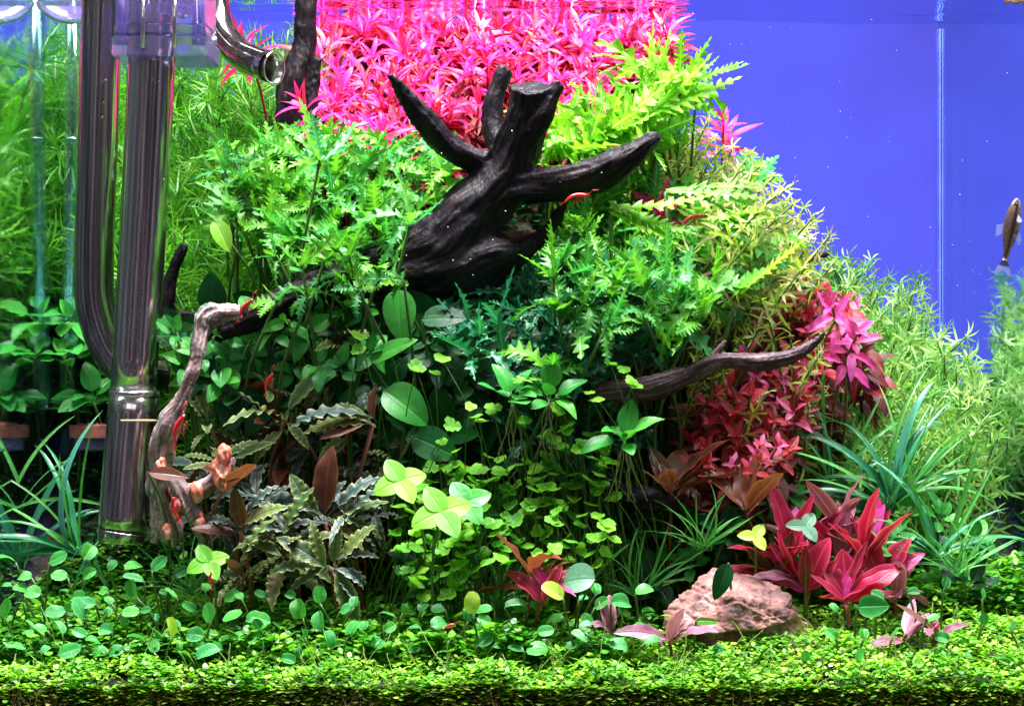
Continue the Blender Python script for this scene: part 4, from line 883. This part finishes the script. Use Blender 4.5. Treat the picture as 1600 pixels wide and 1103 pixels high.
posed('lance_leaf_plant', 1322, 945, .08, [(48, 120, .8, L_red), (98, 88, .9, L_red), (30, 96, .4, L_redn), (70, 104, .3, L_redn), (118, 80, .6, L_redn), (15, 84, .5, L_redn), (60, 64, .9, L_redn), (140, 72, .5, L_redn), (85, 60, .5, L_mag)], 'brightest crimson lance plant with one broad red leaf leaning outward', group=GC)
posed('lance_leaf_plant', 1308, 880, .115, [(80, 92, .7, L_mauve), (62, 100, .4, L_mauve), (105, 72, .6, L_brn), (130, 96, .5, L_redn), (35, 96, .6, L_brn), (152, 100, .5, L_redn), (20, 84, .4, L_redn)], 'tall mauve-pink lance plant in the middle of the crimson clump', group=GC)
for qx, qy, qd, la in ((1215, 905, .095, 'low dark magenta and brown tuft touching the back edge of the rock'), (1375, 915, .10, 'outermost crimson tuft reaching over the open carpet'), (1262, 850, .12, 'small magenta tuft rising at the back of the crimson clump'), (1350, 860, .12, 'brown and crimson tuft between tall mauve leaves and arching straps')):
    posed('lance_leaf_plant', qx, qy, qd, [(U(20, 160), U(50, 95), U(.3, .9), rng.choice((L_redn, L_mag, L_brn, L_red))) for _ in range(8)], la, group=GC)
for qx, qy, qd, la in ((955, 325, .15, 'long drooping green frond plant under the big branch tip'), (1040, 300, .165, 'long green frond plant arching over the small salmon stem'), (1120, 350, .15, 'long green frond plant sweeping down toward the black twig')):
    posed('fern_shoot', qx, qy, qd, [(U(-38, 15), U(110, 175), U(.3, .7), rng.choice((L_limel, L_hygl, L_hygl))) for _ in range(6)], la, M_stemg, 'long lime fern leaves sweeping sideways')
posed('fern_shoot', 905, 238, .195, [(28, 190, .7, L_limel), (38, 210, .7, L_limel), (18, 150, .6, L_limel), (48, 130, .7, L_limel), (8, 120, .6, L_limel)], 'lime fern shoot sweeping from behind the big branch toward the blue', M_stemg, 'long lime fern leaves sweeping sideways')
posed('fern_shoot', 985, 190, .205, [(30, 170, .7, L_limel), (42, 130, .7, L_limel), (20, 190, .5, L_limel), (60, 110, .7, L_limel), (5, 130, .6, L_limel)], 'long-leaved lime fern shoot just above the big branch tip', M_stemg, 'long lime fern leaves sweeping sideways')
posed('fern_shoot', 1065, 140, .20, [(12, 115, .5, L_limel), (88, 90, .7, L_limel), (25, 80, .6, L_limel), (150, 80, .6, L_limel)], 'topmost lime fern shoot crossing from pink leaves into open blue', M_stemg, 'long lime fern leaves sweeping sideways')
posed('fern_shoot', 1165, 300, .19, [(62, 60, .7, L_limel), (45, 80, .6, L_hyg), (80, 70, .7, L_hyg), (20, 80, .6, L_hyg)], 'green feathery shoot standing out against the blue halfway down the slope', M_stemg, 'long lime fern leaves sweeping sideways')
posed('fern_shoot', 1150, 470, .13, [(42, 150, .3, L_limel), (55, 70, .5, L_hyg), (25, 80, .6, L_hyg)], 'long green stem-like leaf rising across the pale stems above the crimson clump', M_stemg, 'long lime fern leaves sweeping sideways')
# mid/low bushy oval filler right of the rock and centre
for x, y in scat(46, [(640, 850), (760, 790), (1000, 820), (1150, 790), (1220, 760), (1500, 800), (1560, 900), (1480, 930), (1440, 880), (1280, 820), (1200, 870), (1040, 920), (760, 950), (640, 930)]):
    rosette('low_oval_plant', P(x, y, U(.11, .16)), rng.choice((L_anu, L_anub)), 'low oval-leaved plant', 'low', n=8, size=(.011, .019), el=(0, 1.1), u=(U(-.4, .4), -.6, .8), smat=M_stemg, group='low oval-leaved plants behind the rock')
# G: three-lobed clover-like plants
def stalked(name, px, py, d, me, s, look, patch, group, upx=0, tilt=.5, cat='plant', smat=M_stemg, n=1, label=None):
    c = clampx(P(px, py, d)); g_ = root_of(c, U(-.25, .25), .1, .2); r = empty(name, g_)
    for k in range(n):
        cc = c+(Vector((U(-.008, .008), U(-.004, .004), U(-.009, .004))) if k else Vector())
        pts = [p-g_ for p in curve(g_, cc, .5, 8)]; link('stalk', tube('stalk', pts, .0003, smat, 5, lf=True), r)
        up = Vector((upx+U(-.5, .5), -tilt+U(-.3, .3), .8)); dr = Vector((U(-1, 1), U(-1, 1), U(-.2, .2)))
        q = s*U(.75, 1.2); link('leaf', rng.choice(me), r, frame(cc-g_, dr, up, q))
    if label: tag(r, label, cat, group)
    else: reg(r, look, patch, c); tag(r, None, cat, group)
    return r
for x, y in scat(78, [(600, 830), (640, 760), (720, 700), (800, 720), (870, 670), (960, 690), (975, 760), (940, 800), (960, 860), (880, 880), (800, 870), (700, 920), (640, 900)]):
    stalked('pennywort', x, y, lerp(.125, .07, (y-660)/260)+U(-.01, .01), D_tri, .0092, 'lime pennywort sprig', 'penny', 'lime pennywort sprigs in the centre', n=3, tilt=.55)
for x, y in ((705, 665), (735, 635), (870, 640), (920, 615), (955, 570), (990, 600), (650, 575), (560, 525), (690, 560), (905, 700), (770, 640), (820, 655)):
    stalked('pennywort', x, y, .10, D_tri, .009, 'tall thin pennywort stalk', 'pennytall', 'tall pennywort stalks in the dark centre', n=2, tilt=.7)
def clover(px, py, d, s, lab, n=4, mat=L_clo):
    c = P(px, py, d); g_ = root_of(c, 0, .1, .2); r = empty('clover', g_)
    link('stalk', tube('stalk', [p-g_ for p in curve(g_, c, .6, 8)], .0007, M_stemg, 6, lf=True), r)
    u, e1, e2 = basis((.1, -.9, .75)); a0 = .6
    for k in range(n):
        a = a0+6.283*k/n; rd = e1*math.cos(a)+e2*math.sin(a); link('leaflet', mat[k % len(mat)], r, frame(c-g_, rd, u, s))
    tag(r, lab, 'clover')
L_clob = [leaf('leaflet', M_rnd, p_ovate(.38), 10, 2, .3, .15, seed=3)]
clover(625, 752, .07, .0155, 'yellow-green four-leaf clover standing beside the slate wavy plant')
clover(690, 800, .06, .0175, 'large bright four-leaf clover at the edge of the pennywort')
clover(728, 785, .075, .0150, 'darker green clover half behind the large bright clover', 4, L_clob)
clover(325, 878, .06, .0120, 'pale green clover above the round leaves near the pale root', 4)
M_pale = leafmat('pale_mint', [(.07, .24, .12), (.13, .32, .18)], trans=.3)
clover(1258, 822, .085, .0105, 'pale mint clover over the crimson clump', 3, [leaf('leaflet', M_pale, p_ovate(.36), 10, 2, .3, .15, seed=3)])
clover(1180, 838, .08, .0095, 'small pale clover behind the tan rock', 3, [leaf('leaflet', M_yel, p_ovate(.36), 10, 2, .3, .15, seed=4)])
# H: round-leaved foreground
def spoon(px, py, d, s, me, look, patch, group, label=None):
    c = clampx(P(px, py, d)); g_ = root_of(c, U(-.3, .3), .12, .12); r = empty('round_leaf_plant', g_)
    link('stalk', tube('stalk', [p-g_ for p in curve(g_, c, .5, 8)], .0006, M_stemg, 5, lf=True), r)
    a = U(-1.6, 1.6); up = Vector((U(-.7, .7), -U(.0, 1.1), .8)); link('leaf', rng.choice(me), r, frame(c-g_, Vector((math.sin(a), U(-.3, .3), math.cos(a)*.6)), up, s*U(.85, 1.15)))
    if label: tag(r, label, 'plant', group)
    else: reg(r, look, patch, c); tag(r, None, 'plant', group)
for x, y in scat(125, [(5, 880), (120, 870), (240, 890), (420, 930), (700, 950), (1000, 920), (1010, 1010), (760, 1020), (400, 1030), (100, 1030), (5, 1010)]):
    spoon(x, y, lerp(.085, .02, (y-870)/160)+U(0, .012), U(.0045, .0110), L_rnd, 'glossy round-leaved sprout', 'round', 'round-leaved sprouts over the carpet')
for x, y in ((880, 935), (735, 958), (270, 995)):
    spoon(x, y, .03, .0115, L_yel, '', 'x', 'round-leaved sprouts over the carpet', {880: 'single yellow-green round leaf between magenta leaf and pale fan leaf', 735: 'yellow-green round leaf beside the tiny red shrimp', 270: 'yellowish round leaf low over the carpet near the intake foot'}[x])
for x, y in scat(22, [(1290, 960), (1500, 900), (1590, 930), (1590, 1030), (1300, 1040), (1100, 1040), (1060, 1010), (1290, 1010)]):
    spoon(x, y, lerp(.07, .02, (y-900)/140), U(.005, .008), L_rnd, 'small round-leaved sprout', 'round2', 'small round sprouts on the open carpet')
spoon(930, 905, .05, .017, [leaf('leaf', M_pale, p_round(.5), 12, 3, .7, .2, seed=2)], '', 'x', 'round-leaved sprouts over the carpet', 'large pale mint fan leaf on a tall stalk in the foreground')
# ---- carpet
def carpet(name, n, xr, yr, size, mat, seed, hgt=.006, front=False, spread=.5, dens=None):
    rs = np.random.RandomState(seed); V = np.zeros((n, 6, 3)); col = np.ones((n, 6, 4)); k = 0
    while k < n:
        x = rs.uniform(*xr); y = rs.uniform(*yr) if not front else rs.uniform(-.004, .002)
        cl = noise.noise(Vector((x*60, y*60, 5)))
        if dens and dens(x, y) < rs.rand(): continue
        if rs.rand() > .62+cl*.7: continue
        zg = ground(x, max(0, y)); lift = rs.rand()**.6*hgt*(1+.9*noise.noise(Vector((x*35, y*35, 9))))
        z = zg+lift
        if front:
            dp = rs.rand()**(3.2 if mat.name == 'carpet_green' else 1.2); z = zg-dp*.026+.003; y = y*.4-dp*.007
        a = rs.uniform(0, 6.283); e = rs.uniform(-.3, .7); s = size*rs.uniform(.6, 1.35); wd = s*rs.uniform(.26, .4)
        d = np.array([math.cos(a)*math.cos(e), math.sin(a)*math.cos(e), math.sin(e)]); sd = np.array([-math.sin(a), math.cos(a), rs.uniform(-.3, .3)])
        up = np.cross(d, sd); o = np.array([x, y, z])
        V[k, 0] = o; V[k, 1] = o+d*s*.35-sd*wd+up*s*.06; V[k, 2] = o+d*s*.35+sd*wd+up*s*.06; V[k, 3] = o+d*s*.8-sd*wd*.7; V[k, 4] = o+d*s*.8+sd*wd*.7; V[k, 5] = o+d*s
        V[k, :, 1] = np.maximum(V[k, :, 1], -.011)
        cc = (rs.rand()*.5+.5*(cl+.5)) % 1
        col[k, :, 0] = .5; col[k, :, 1] = .5; col[k, :, 2] = cc; k += 1
    idx = np.array([[0, 1, 2, -1], [1, 3, 4, 2], [3, 5, 4, -1]]); F = []
    for i in range(n):
        b = i*6; F += [(b, b+1, b+2), (b+1, b+3, b+4, b+2), (b+3, b+5, b+4)]
    me = bpy.data.meshes.new(name); me.from_pydata(V.reshape(-1, 3).tolist(), [], F); me.materials.append(mat)
    at = me.color_attributes.new('lf', 'FLOAT_COLOR', 'POINT'); at.data.foreach_set('color', col.reshape(-1).astype(np.float32)); me.update()
    o = link(name, me); tag(o, None, None, None, 'stuff'); return o
M_car = leafmat('carpet_green', [(.05, .24, .012), (.12, .42, .018), (.26, .58, .025), (.42, .68, .05)], rough=.42, trans=.3, mott=30)
M_card = leafmat('mossy_olive', [(.05, .09, .010), (.16, .26, .015), (.30, .48, .03), (.28, .16, .05)], rough=.6, trans=.2, mott=60)
tag(carpet('carpet_plants', 52000, (XL+.004, XR-.004), (-.001, .20), .0034, M_car, 1, .009), 'low bright yellow-green carpet of tiny leaves', 'ground cover')
tag(carpet('carpet_fringe', 17000, (XL+.01, XR-.01), (0, .01), .0036, M_card, 2, .006, front=True), 'mossy olive fringe of leaves against the front glass', 'moss')
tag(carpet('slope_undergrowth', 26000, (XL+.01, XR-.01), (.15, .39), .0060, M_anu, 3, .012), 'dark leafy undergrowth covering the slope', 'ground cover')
M_und = leafmat('undergrowth_green', [(.015, .12, .008), (.05, .28, .012), (.13, .44, .02), (.26, .56, .03)], rough=.38, trans=.3, mott=30)
tag(carpet('creeping_undergrowth', 31000, (XL+.01, XR-.01), (.035, .175), .0054, M_und, 8, .017, dens=lambda x, y: smooth(.085, .03, x) if y < .11 else .7), 'tangled small-leaved creeping greenery behind the carpet', 'ground cover')
tag(carpet('hanging_carpet', 9000, (XL+.004, XR-.004), (0, .01), .0034, M_car, 12, .006, front=True), 'bright carpet runners hanging over the soil edge', 'ground cover')
def fibres(name, n, mat, label, fn):
    V = []; F = []; L = []; rr = random.Random(5)
    for i in range(n):
        p, stp, seg, wd = fn(rr); b = len(V); v = Vector(stp)
        for k in range(seg+1):
            V += [p+Vector((-wd, 0, 0)), p+Vector((wd, 0, 0)), p+Vector((0, -wd, wd*.4))]; L += [(.5, .5, rr.random()*.1)]*3
            p = p+v; v = v+Vector((rr.uniform(-.4, .4), rr.uniform(-.1, .1), rr.uniform(-.3, .3)))*v.length*.6
            p.y = max(p.y, -.011)
        for k in range(seg):
            a = b+3*k
            for q in range(3): F.append((a+q, a+(q+1) % 3, a+3+(q+1) % 3, a+3+q))
    tag(link(name, mesh(name, V, F, mat, L)), label, 'roots', None, 'stuff')
M_rootb = leafmat('brown_roots', [(.09, .04, .015), (.18, .09, .03), (.35, .28, .12)], trans=.1)
def f1(rr):
    x = rr.uniform(XL+.02, XR-.02); x = rr.choice([x, P(rr.choice((540, 770, 560, 1170, 30, 60, 90, 250)), 0, 0).x+rr.gauss(0, .0025)])
    return Vector((x, -.004+rr.uniform(-.001, .001), ground(x, 0)+rr.uniform(-.004, .004))), (rr.uniform(-.001, .001), -.0005, -.0016), rr.randint(5, 12), rr.uniform(.00008, .00018)
fibres('root_fibres', 120, M_rootb, 'thin brown roots and runners showing against the front glass', f1)
def f2(rr):
    x = rr.uniform(XL+.02, XR-.02); y = rr.uniform(.0, .08)
    return Vector((x, y, ground(x, y)+.003)), (rr.uniform(-.0022, .0022), rr.uniform(-.0006, .0006), rr.uniform(.0004, .0024)), rr.randint(4, 9), rr.uniform(.00014, .0003)
M_run = leafmat('pale_runners', [(.12, .30, .03), (.30, .50, .08), (.5, .6, .25)], trans=.2)
fibres('carpet_runners', 420, M_run, 'fine pale runners and hair grass sticking out of the carpet', f2)
# ================================================================ animals
M_shr = plainmat('shrimp_red', [(.3, (.6, .005, .01)), (.6, (.85, .02, .03)), (.8, (.9, .2, .2))], scale=300, rough=.3, coat=.5)
M_eye = plainmat('black_eye', [(.3, (.004, .004, .004)), (.7, (.01, .01, .01))], rough=.1)
def shrimp(px, py, d, L, ang, label):
    c = P(px, py, d); r = empty('shrimp', c); s = L*(CAM_D+d)/FPX; ca, sa = math.cos(ang), math.sin(ang)
    def T(x, z, y=0): return Vector(((x*ca-z*sa)*s, y*s, (x*sa+z*ca)*s))
    n = 12; pts = []; rad = []
    for i in range(n+1):
        t = i/n; pts.append(T(-.45+.9*t, .10*math.sin(math.pi*t)+(.0 if t > .3 else -.25*(.3-t)))); rad.append(s*.095*(math.sin(math.pi*(.08+.86*t))**.6)*(1+.05*(i % 2))*(.55+.45*t))
    link('body', tube('body', pts, rad, M_shr, 12), r)
    V = [T(-.43, -.06), T(-.62, -.02, -.08), T(-.64, -.1), T(-.6, -.16, .08)]; link('tail_fan', mesh('tail_fan', V, [(0, 1, 2), (0, 2, 3)], M_shr), r)
    for k in range(5): link('leg', tube('leg', [T(.25-.08*k, .0), T(.28-.09*k, -.12, -.03), T(.24-.1*k, -.22, -.05)], s*.010, M_shr, 4), r)
    for k in (-1, 1): link('antenna', tube('antenna', [T(.44, .03), T(.65, .16, .05*k), T(.85, .12, .12*k)], s*.007, M_shr, 4), r)
    link('rostrum', tube('rostrum', [T(.40, .05), T(.55, .08)], [s*.03, s*.004], M_shr, 5), r)
    for k in (-1, 1):
        bm = bmesh.new(); bmesh.ops.create_icosphere(bm, subdivisions=2, radius=s*.028); bmesh.ops.translate(bm, verts=bm.verts, vec=T(.40, .07, .06*k)); me = bpy.data.meshes.new('eye'); bm.to_mesh(me); bm.free(); me.materials.append(M_eye); link('eye', me, r)
    tag(r, label, 'shrimp', 'red shrimps')
shrimp(900, 310, .128, 44, R(12), 'red shrimp clinging under the big black branch')
shrimp(1085, 343, .16, 44, R(10), 'red shrimp on green leaves under the lone pink sprig')
shrimp(384, 482, .09, 40, R(50), 'red shrimp at the bend of the pale root')
shrimp(280, 670, .065, 52, R(68), 'red shrimp climbing the pale root beside the intake')
shrimp(420, 598, .10, 34, R(65), 'bright red shrimp among dark oval leaves under the trunk')
shrimp(702, 979, .03, 24, R(20), 'tiny red shrimp in the foreground sprouts')
shrimp(274, 793, .07, 38, R(100), 'orange-red shrimp resting on the knobbly pale root')
shrimp(330, 905, .05, 26, R(85), 'small pink-red shrimp below the pale clover')
# fish
m, n, out = newmat('fish_skin'); M_fish = m
at = n.nodes.new('ShaderNodeAttribute'); at.attribute_name = 'lf'; sp = n.nodes.new('ShaderNodeSeparateColor'); n.links.new(at.outputs['Color'], sp.inputs[0])
tcn = n.nodes.new('ShaderNodeTexCoord'); vr = n.nodes.new('ShaderNodeTexVoronoi'); vr.inputs['Scale'].default_value = 700; n.links.new(tcn.outputs['Object'], vr.inputs['Vector'])
c = ramp(n, sp.outputs[1], [(0, (.10, .07, .05)), (.34, (.16, .10, .075)), (.42, (.28, .06, .03)), (.47, (.012, .008, .012)), (.60, (.012, .008, .012)), (.66, (.30, .18, .17)), (1, (.45, .36, .42))])
c = mixc(n, math_n(n, 'MULTIPLY', vr.outputs[0], 1.1, True), c, (.04, .03, .03))
pb = n.nodes.new('ShaderNodeBsdfPrincipled'); n.links.new(c, pb.inputs[0]); pb.inputs['Roughness'].default_value = .28; pb.inputs['Metallic'].default_value = .25; n.links.new(pb.outputs[0], out.inputs[0])
m, n, out = newmat('clear_fin'); M_fin = m
tr = n.nodes.new('ShaderNodeBsdfTransparent'); at = n.nodes.new('ShaderNodeAttribute'); at.attribute_name = 'lf'; sp = n.nodes.new('ShaderNodeSeparateColor'); n.links.new(at.outputs['Color'], sp.inputs[0])
pb = n.nodes.new('ShaderNodeBsdfPrincipled'); n.links.new(ramp(n, sp.outputs[0], [(0, (.02, .02, .03)), (.35, (.03, .03, .04)), (.45, (.6, .6, .8)), (.8, (.6, .6, .8)), (1, (.08, .08, .1))]), pb.inputs[0])
mx = n.nodes.new('ShaderNodeMixShader'); n.links.new(math_n(n, 'ADD', math_n(n, 'MULTIPLY', math_n(n, 'LESS_THAN', sp.outputs[0], .4), .5), .4), mx.inputs[0]); n.links.new(tr.outputs[0], mx.inputs[1]); n.links.new(pb.outputs[0], mx.inputs[2]); n.links.new(mx.outputs[0], out.inputs[0])
def fish():
    dep = .115; c = P(1580, 360, dep); r = empty('fish', c); k = (CAM_D+dep)/FPX; ang = R(79)
    ca, sa = math.cos(ang), math.sin(ang)
    def T(x, z, y=0): return Vector(((x*ca-z*sa)*k, y*k, (x*sa+z*ca)*k))
    prof = [(-48, 4.2, 2), (-42, 4.6, 2.6), (-32, 6, 3.6), (-18, 9.5, 5.5), (-4, 12.5, 7.5), (10, 13.5, 8.5), (22, 12.8, 8.8), (34, 10.5, 8), (43, 7.5, 6), (49, 4, 3.2), (51.5, 1, 1)]
    V = []; F = []; L = []; S = 24
    for x, h, t in prof:
        for q in range(S):
            a = 6.28318*q/S; V.append(T(x, math.sin(a)*h+.5, -math.cos(a)*t)); L.append(((x+48)/100, .5-math.sin(a)*.5, 0))
    for i in range(len(prof)-1):
        for q in range(S): F.append((i*S+q, i*S+(q+1) % S, (i+1)*S+(q+1) % S, (i+1)*S+q))
    F.append(tuple(range(S))); F.append(tuple((len(prof)-1)*S+q for q in range(S)))
    link('body', mesh('body', V, F, M_fish, L), r)
    def fin(nm, pts, f=None, y=0):
        c0 = pts[0]; V = [T(x, z, y+yy) for x, z, yy, t in pts]; L = [(t, .5, 0) for *_, t in pts]; F = [(0, i, i+1) for i in range(1, len(pts)-1)]; link(nm, mesh(nm, V, F, M_fin, L), r)
    fin('tail_fin', [(-46, .5, 0, 0), (-50, 6, .5, .2), (-60, 11, 1, .5), (-74, 15, 1.5, 1), (-66, 3, 1, .7), (-64, 0, 1, .6), (-66, -3, 1, .7), (-74, -14, 1.5, 1), (-60, -10, 1, .5), (-50, -5, .5, .2)])
    fin('dorsal_fin', [(-2, 12, 0, .5), (-6, 12, 0, .5), (-16, 22, 0, 1), (-14, 23, 0, .9), (4, 24, 0, .8), (8, 13, 0, .5)])
    fin('anal_fin', [(-10, -9, 0, .5), (-26, -17, 0, 1), (-14, -20, 0, .9), (2, -12, 0, .5)])
    fin('pectoral_fin', [(26, -4, -8, .5), (16, -12, -12, .9), (12, -8, -13, .8), (14, -3, -11, .6)])
    bm = bmesh.new(); bmesh.ops.create_icosphere(bm, subdivisions=2, radius=2.6*k)
    bmesh.ops.translate(bm, verts=bm.verts, vec=T(40, 1.5, -6)); me = bpy.data.meshes.new('eye'); bm.to_mesh(me); bm.free(); me.materials.append(M_eye); link('eye', me, r)
    tag(r, 'small slim fish with dark side stripe hanging head up against the blue', 'fish')
fish()
# snail at the surface
def snail():
    dep = .2; c = P(1583, 0, dep); r = empty('snail', c); k = (CAM_D+dep)/FPX
    M_sh = plainmat('snail_shell', [(.35, (.02, .012, .008)), (.5, (.10, .05, .03)), (.65, (.45, .25, .15))], scale=160, rough=.3, coat=.4)
    V = []; F = []; S = 18; N = 60
    for i in range(N+1):
        t = i/N; th = t*6.283*2.6; g_ = math.exp(-1.5*(1-t)*1.4); R0 = 8.5*g_; rr_ = 6.5*g_
        cx, cz, cy = math.cos(th)*R0, math.sin(th)*R0, -6*(1-t)
        for q in range(S):
            a = 6.283*q/S; V.append(Vector(((cx+math.cos(th)*math.cos(a)*rr_)*k, (cy+math.sin(a)*rr_)*k, (cz+math.sin(th)*math.cos(a)*rr_)*k)))
    for i in range(N):
        for q in range(S): F.append((i*S+q, i*S+(q+1) % S, (i+1)*S+(q+1) % S, (i+1)*S+q))
    F.append(tuple(N*S+q for q in range(S)))
    link('shell', mesh('shell', V, F, M_sh), r)
    tag(r, 'dark brown round snail hanging at the water line over the blue', 'snail')
snail()
# bubbles and specks on wood and steel
V = []; F = []
bm = bmesh.new()
for x, y, d in ((800, 205, .128), (875, 285, .118), (560, 395, .115), (690, 240, .125), (735, 405, .112), (790, 330, .118), (770, 375, .115), (480, 440, .10), (238, 125, .104), (248, 128, .104), (162, 160, .155), (165, 125, .155), (160, 183, .155), (256, 280, .104), (700, 355, .115), (635, 399, .110), (708, 407, .112), (739, 430, .112), (1065, 80, .2), (1048, 64, .2), (940, 270, .115)):
    v = P(x, y, d); bmesh.ops.create_icosphere(bm, subdivisions=2, radius=U(.0002, .0004), matrix=Matrix.Translation(v))
me = bpy.data.meshes.new('bubbles'); bm.to_mesh(me); bm.free(); me.materials.append(plainmat('bubble_white', [(.3, (.5, .5, .7)), (.7, (.8, .8, .95))], rough=.15))
tag(link('bubbles', me), 'tiny pale bubbles and specks clinging to wood and steel', 'bubbles', None, 'stuff')
bm = bmesh.new()
for k in range(60):
    v = P(U(1060, 1590), U(20, 460), U(.05, .36)); v.x = min(v.x, XR-.01); bmesh.ops.create_icosphere(bm, subdivisions=1, radius=U(.00012, .0003), matrix=Matrix.Translation(v))
me = bpy.data.meshes.new('drifting_specks'); bm.to_mesh(me); bm.free(); me.materials.append(bpy.data.materials['bubble_white'])
tag(link('drifting_specks', me), 'fine pale specks drifting in the open blue water', 'specks', None, 'stuff')
# ================================================================ labels for the crowded plants
LM = {'anus': (320, 'pale root', 'small oval plants'), 'rotf': (1290, 'black twig', 'foremost pale stems'), 'rotr': (1290, 'branch point', 'threading stems'), 'lobf': (360, 'pale root', 'draped sprigs'), 'pink2': (480, 'wood post', 'farthest stems'), 'deep': (855, 'turquoise sprig', 'shaded plants'), 'needle2': (190, 'intake pipe', 'shaded stems'), 'needle': (190, 'intake pipe', 'needle stems'), 'pink': (820, 'stump tip', 'pink stems'), 'lime': (1030, 'branch tip', 'lime leaves'), 'lobl': (640, 'slanting horn', 'lobed plants'),
      'lobr': (1034, 'branch tip', 'lobed plants'), 'lobt': (622, 'hanging oval leaf', 'blue-green plants'), 'lobc': (1150, 'crimson stems', 'fresh sprigs'), 'rot': (1470, 'glass corner', 'pale stems'),
      'lud': (1300, 'crimson clump', 'feathery stems'), 'red': (1290, 'branch point', 'crimson stems'), 'anu': (320, 'pale root', 'dark oval plants'), 'corner': (85, 'glass corner', 'corner plants'),
      'dimwavy': (250, 'pale root', 'dim plants'), 'low': (1150, 'tan rock', 'low plants'), 'penny': (690, 'bright clover', 'pennywort'), 'pennytall': (690, 'bright clover', 'tall stalks'), 'round': (190, 'intake foot', 'round sprouts'), 'round2': (1150, 'tan rock', 'small sprouts')}
ONES = ['nearest', 'second', 'third', 'fourth', 'fifth', 'sixth', 'seventh', 'eighth', 'ninth', 'tenth', 'eleventh', 'twelfth', 'thirteenth', 'fourteenth', 'fifteenth', 'sixteenth', 'seventeenth', 'eighteenth', 'nineteenth', 'twentieth']
ROWS = ['top', 'second', 'third', 'fourth', 'fifth', 'sixth', 'seventh', 'eighth', 'ninth', 'bottom']
pats = {}
for o, look, patch, x, y in REG: pats.setdefault(patch, []).append((o, look, x, y))
for patch, L in pats.items():
    if patch not in LM: continue
    lx, lname, what = LM[patch]; L.sort(key=lambda a: a[3]); n_ = len(L); rows = max(1, min(9, round(math.sqrt(n_*.55)))); rows = max(rows, math.ceil(n_/19)); per = math.ceil(n_/rows)
    for ri in range(rows):
        row = sorted(L[ri*per:(ri+1)*per], key=lambda a: abs(a[2]-lx))
        rn = 'bottom' if ri == rows-1 else ROWS[ri]
        for k, (o, look, x, y) in enumerate(row):
            rank = 'nearest to' if k == 0 else ONES[k]+' from'
            o['label'] = f'{look}, {rank} the {lname}, {rn} row of {what}'
print('objects', len(bpy.data.objects), 'tris', sum(len(m.loop_triangles) if m.loop_triangles else len(m.polygons)*2 for m in bpy.data.meshes))
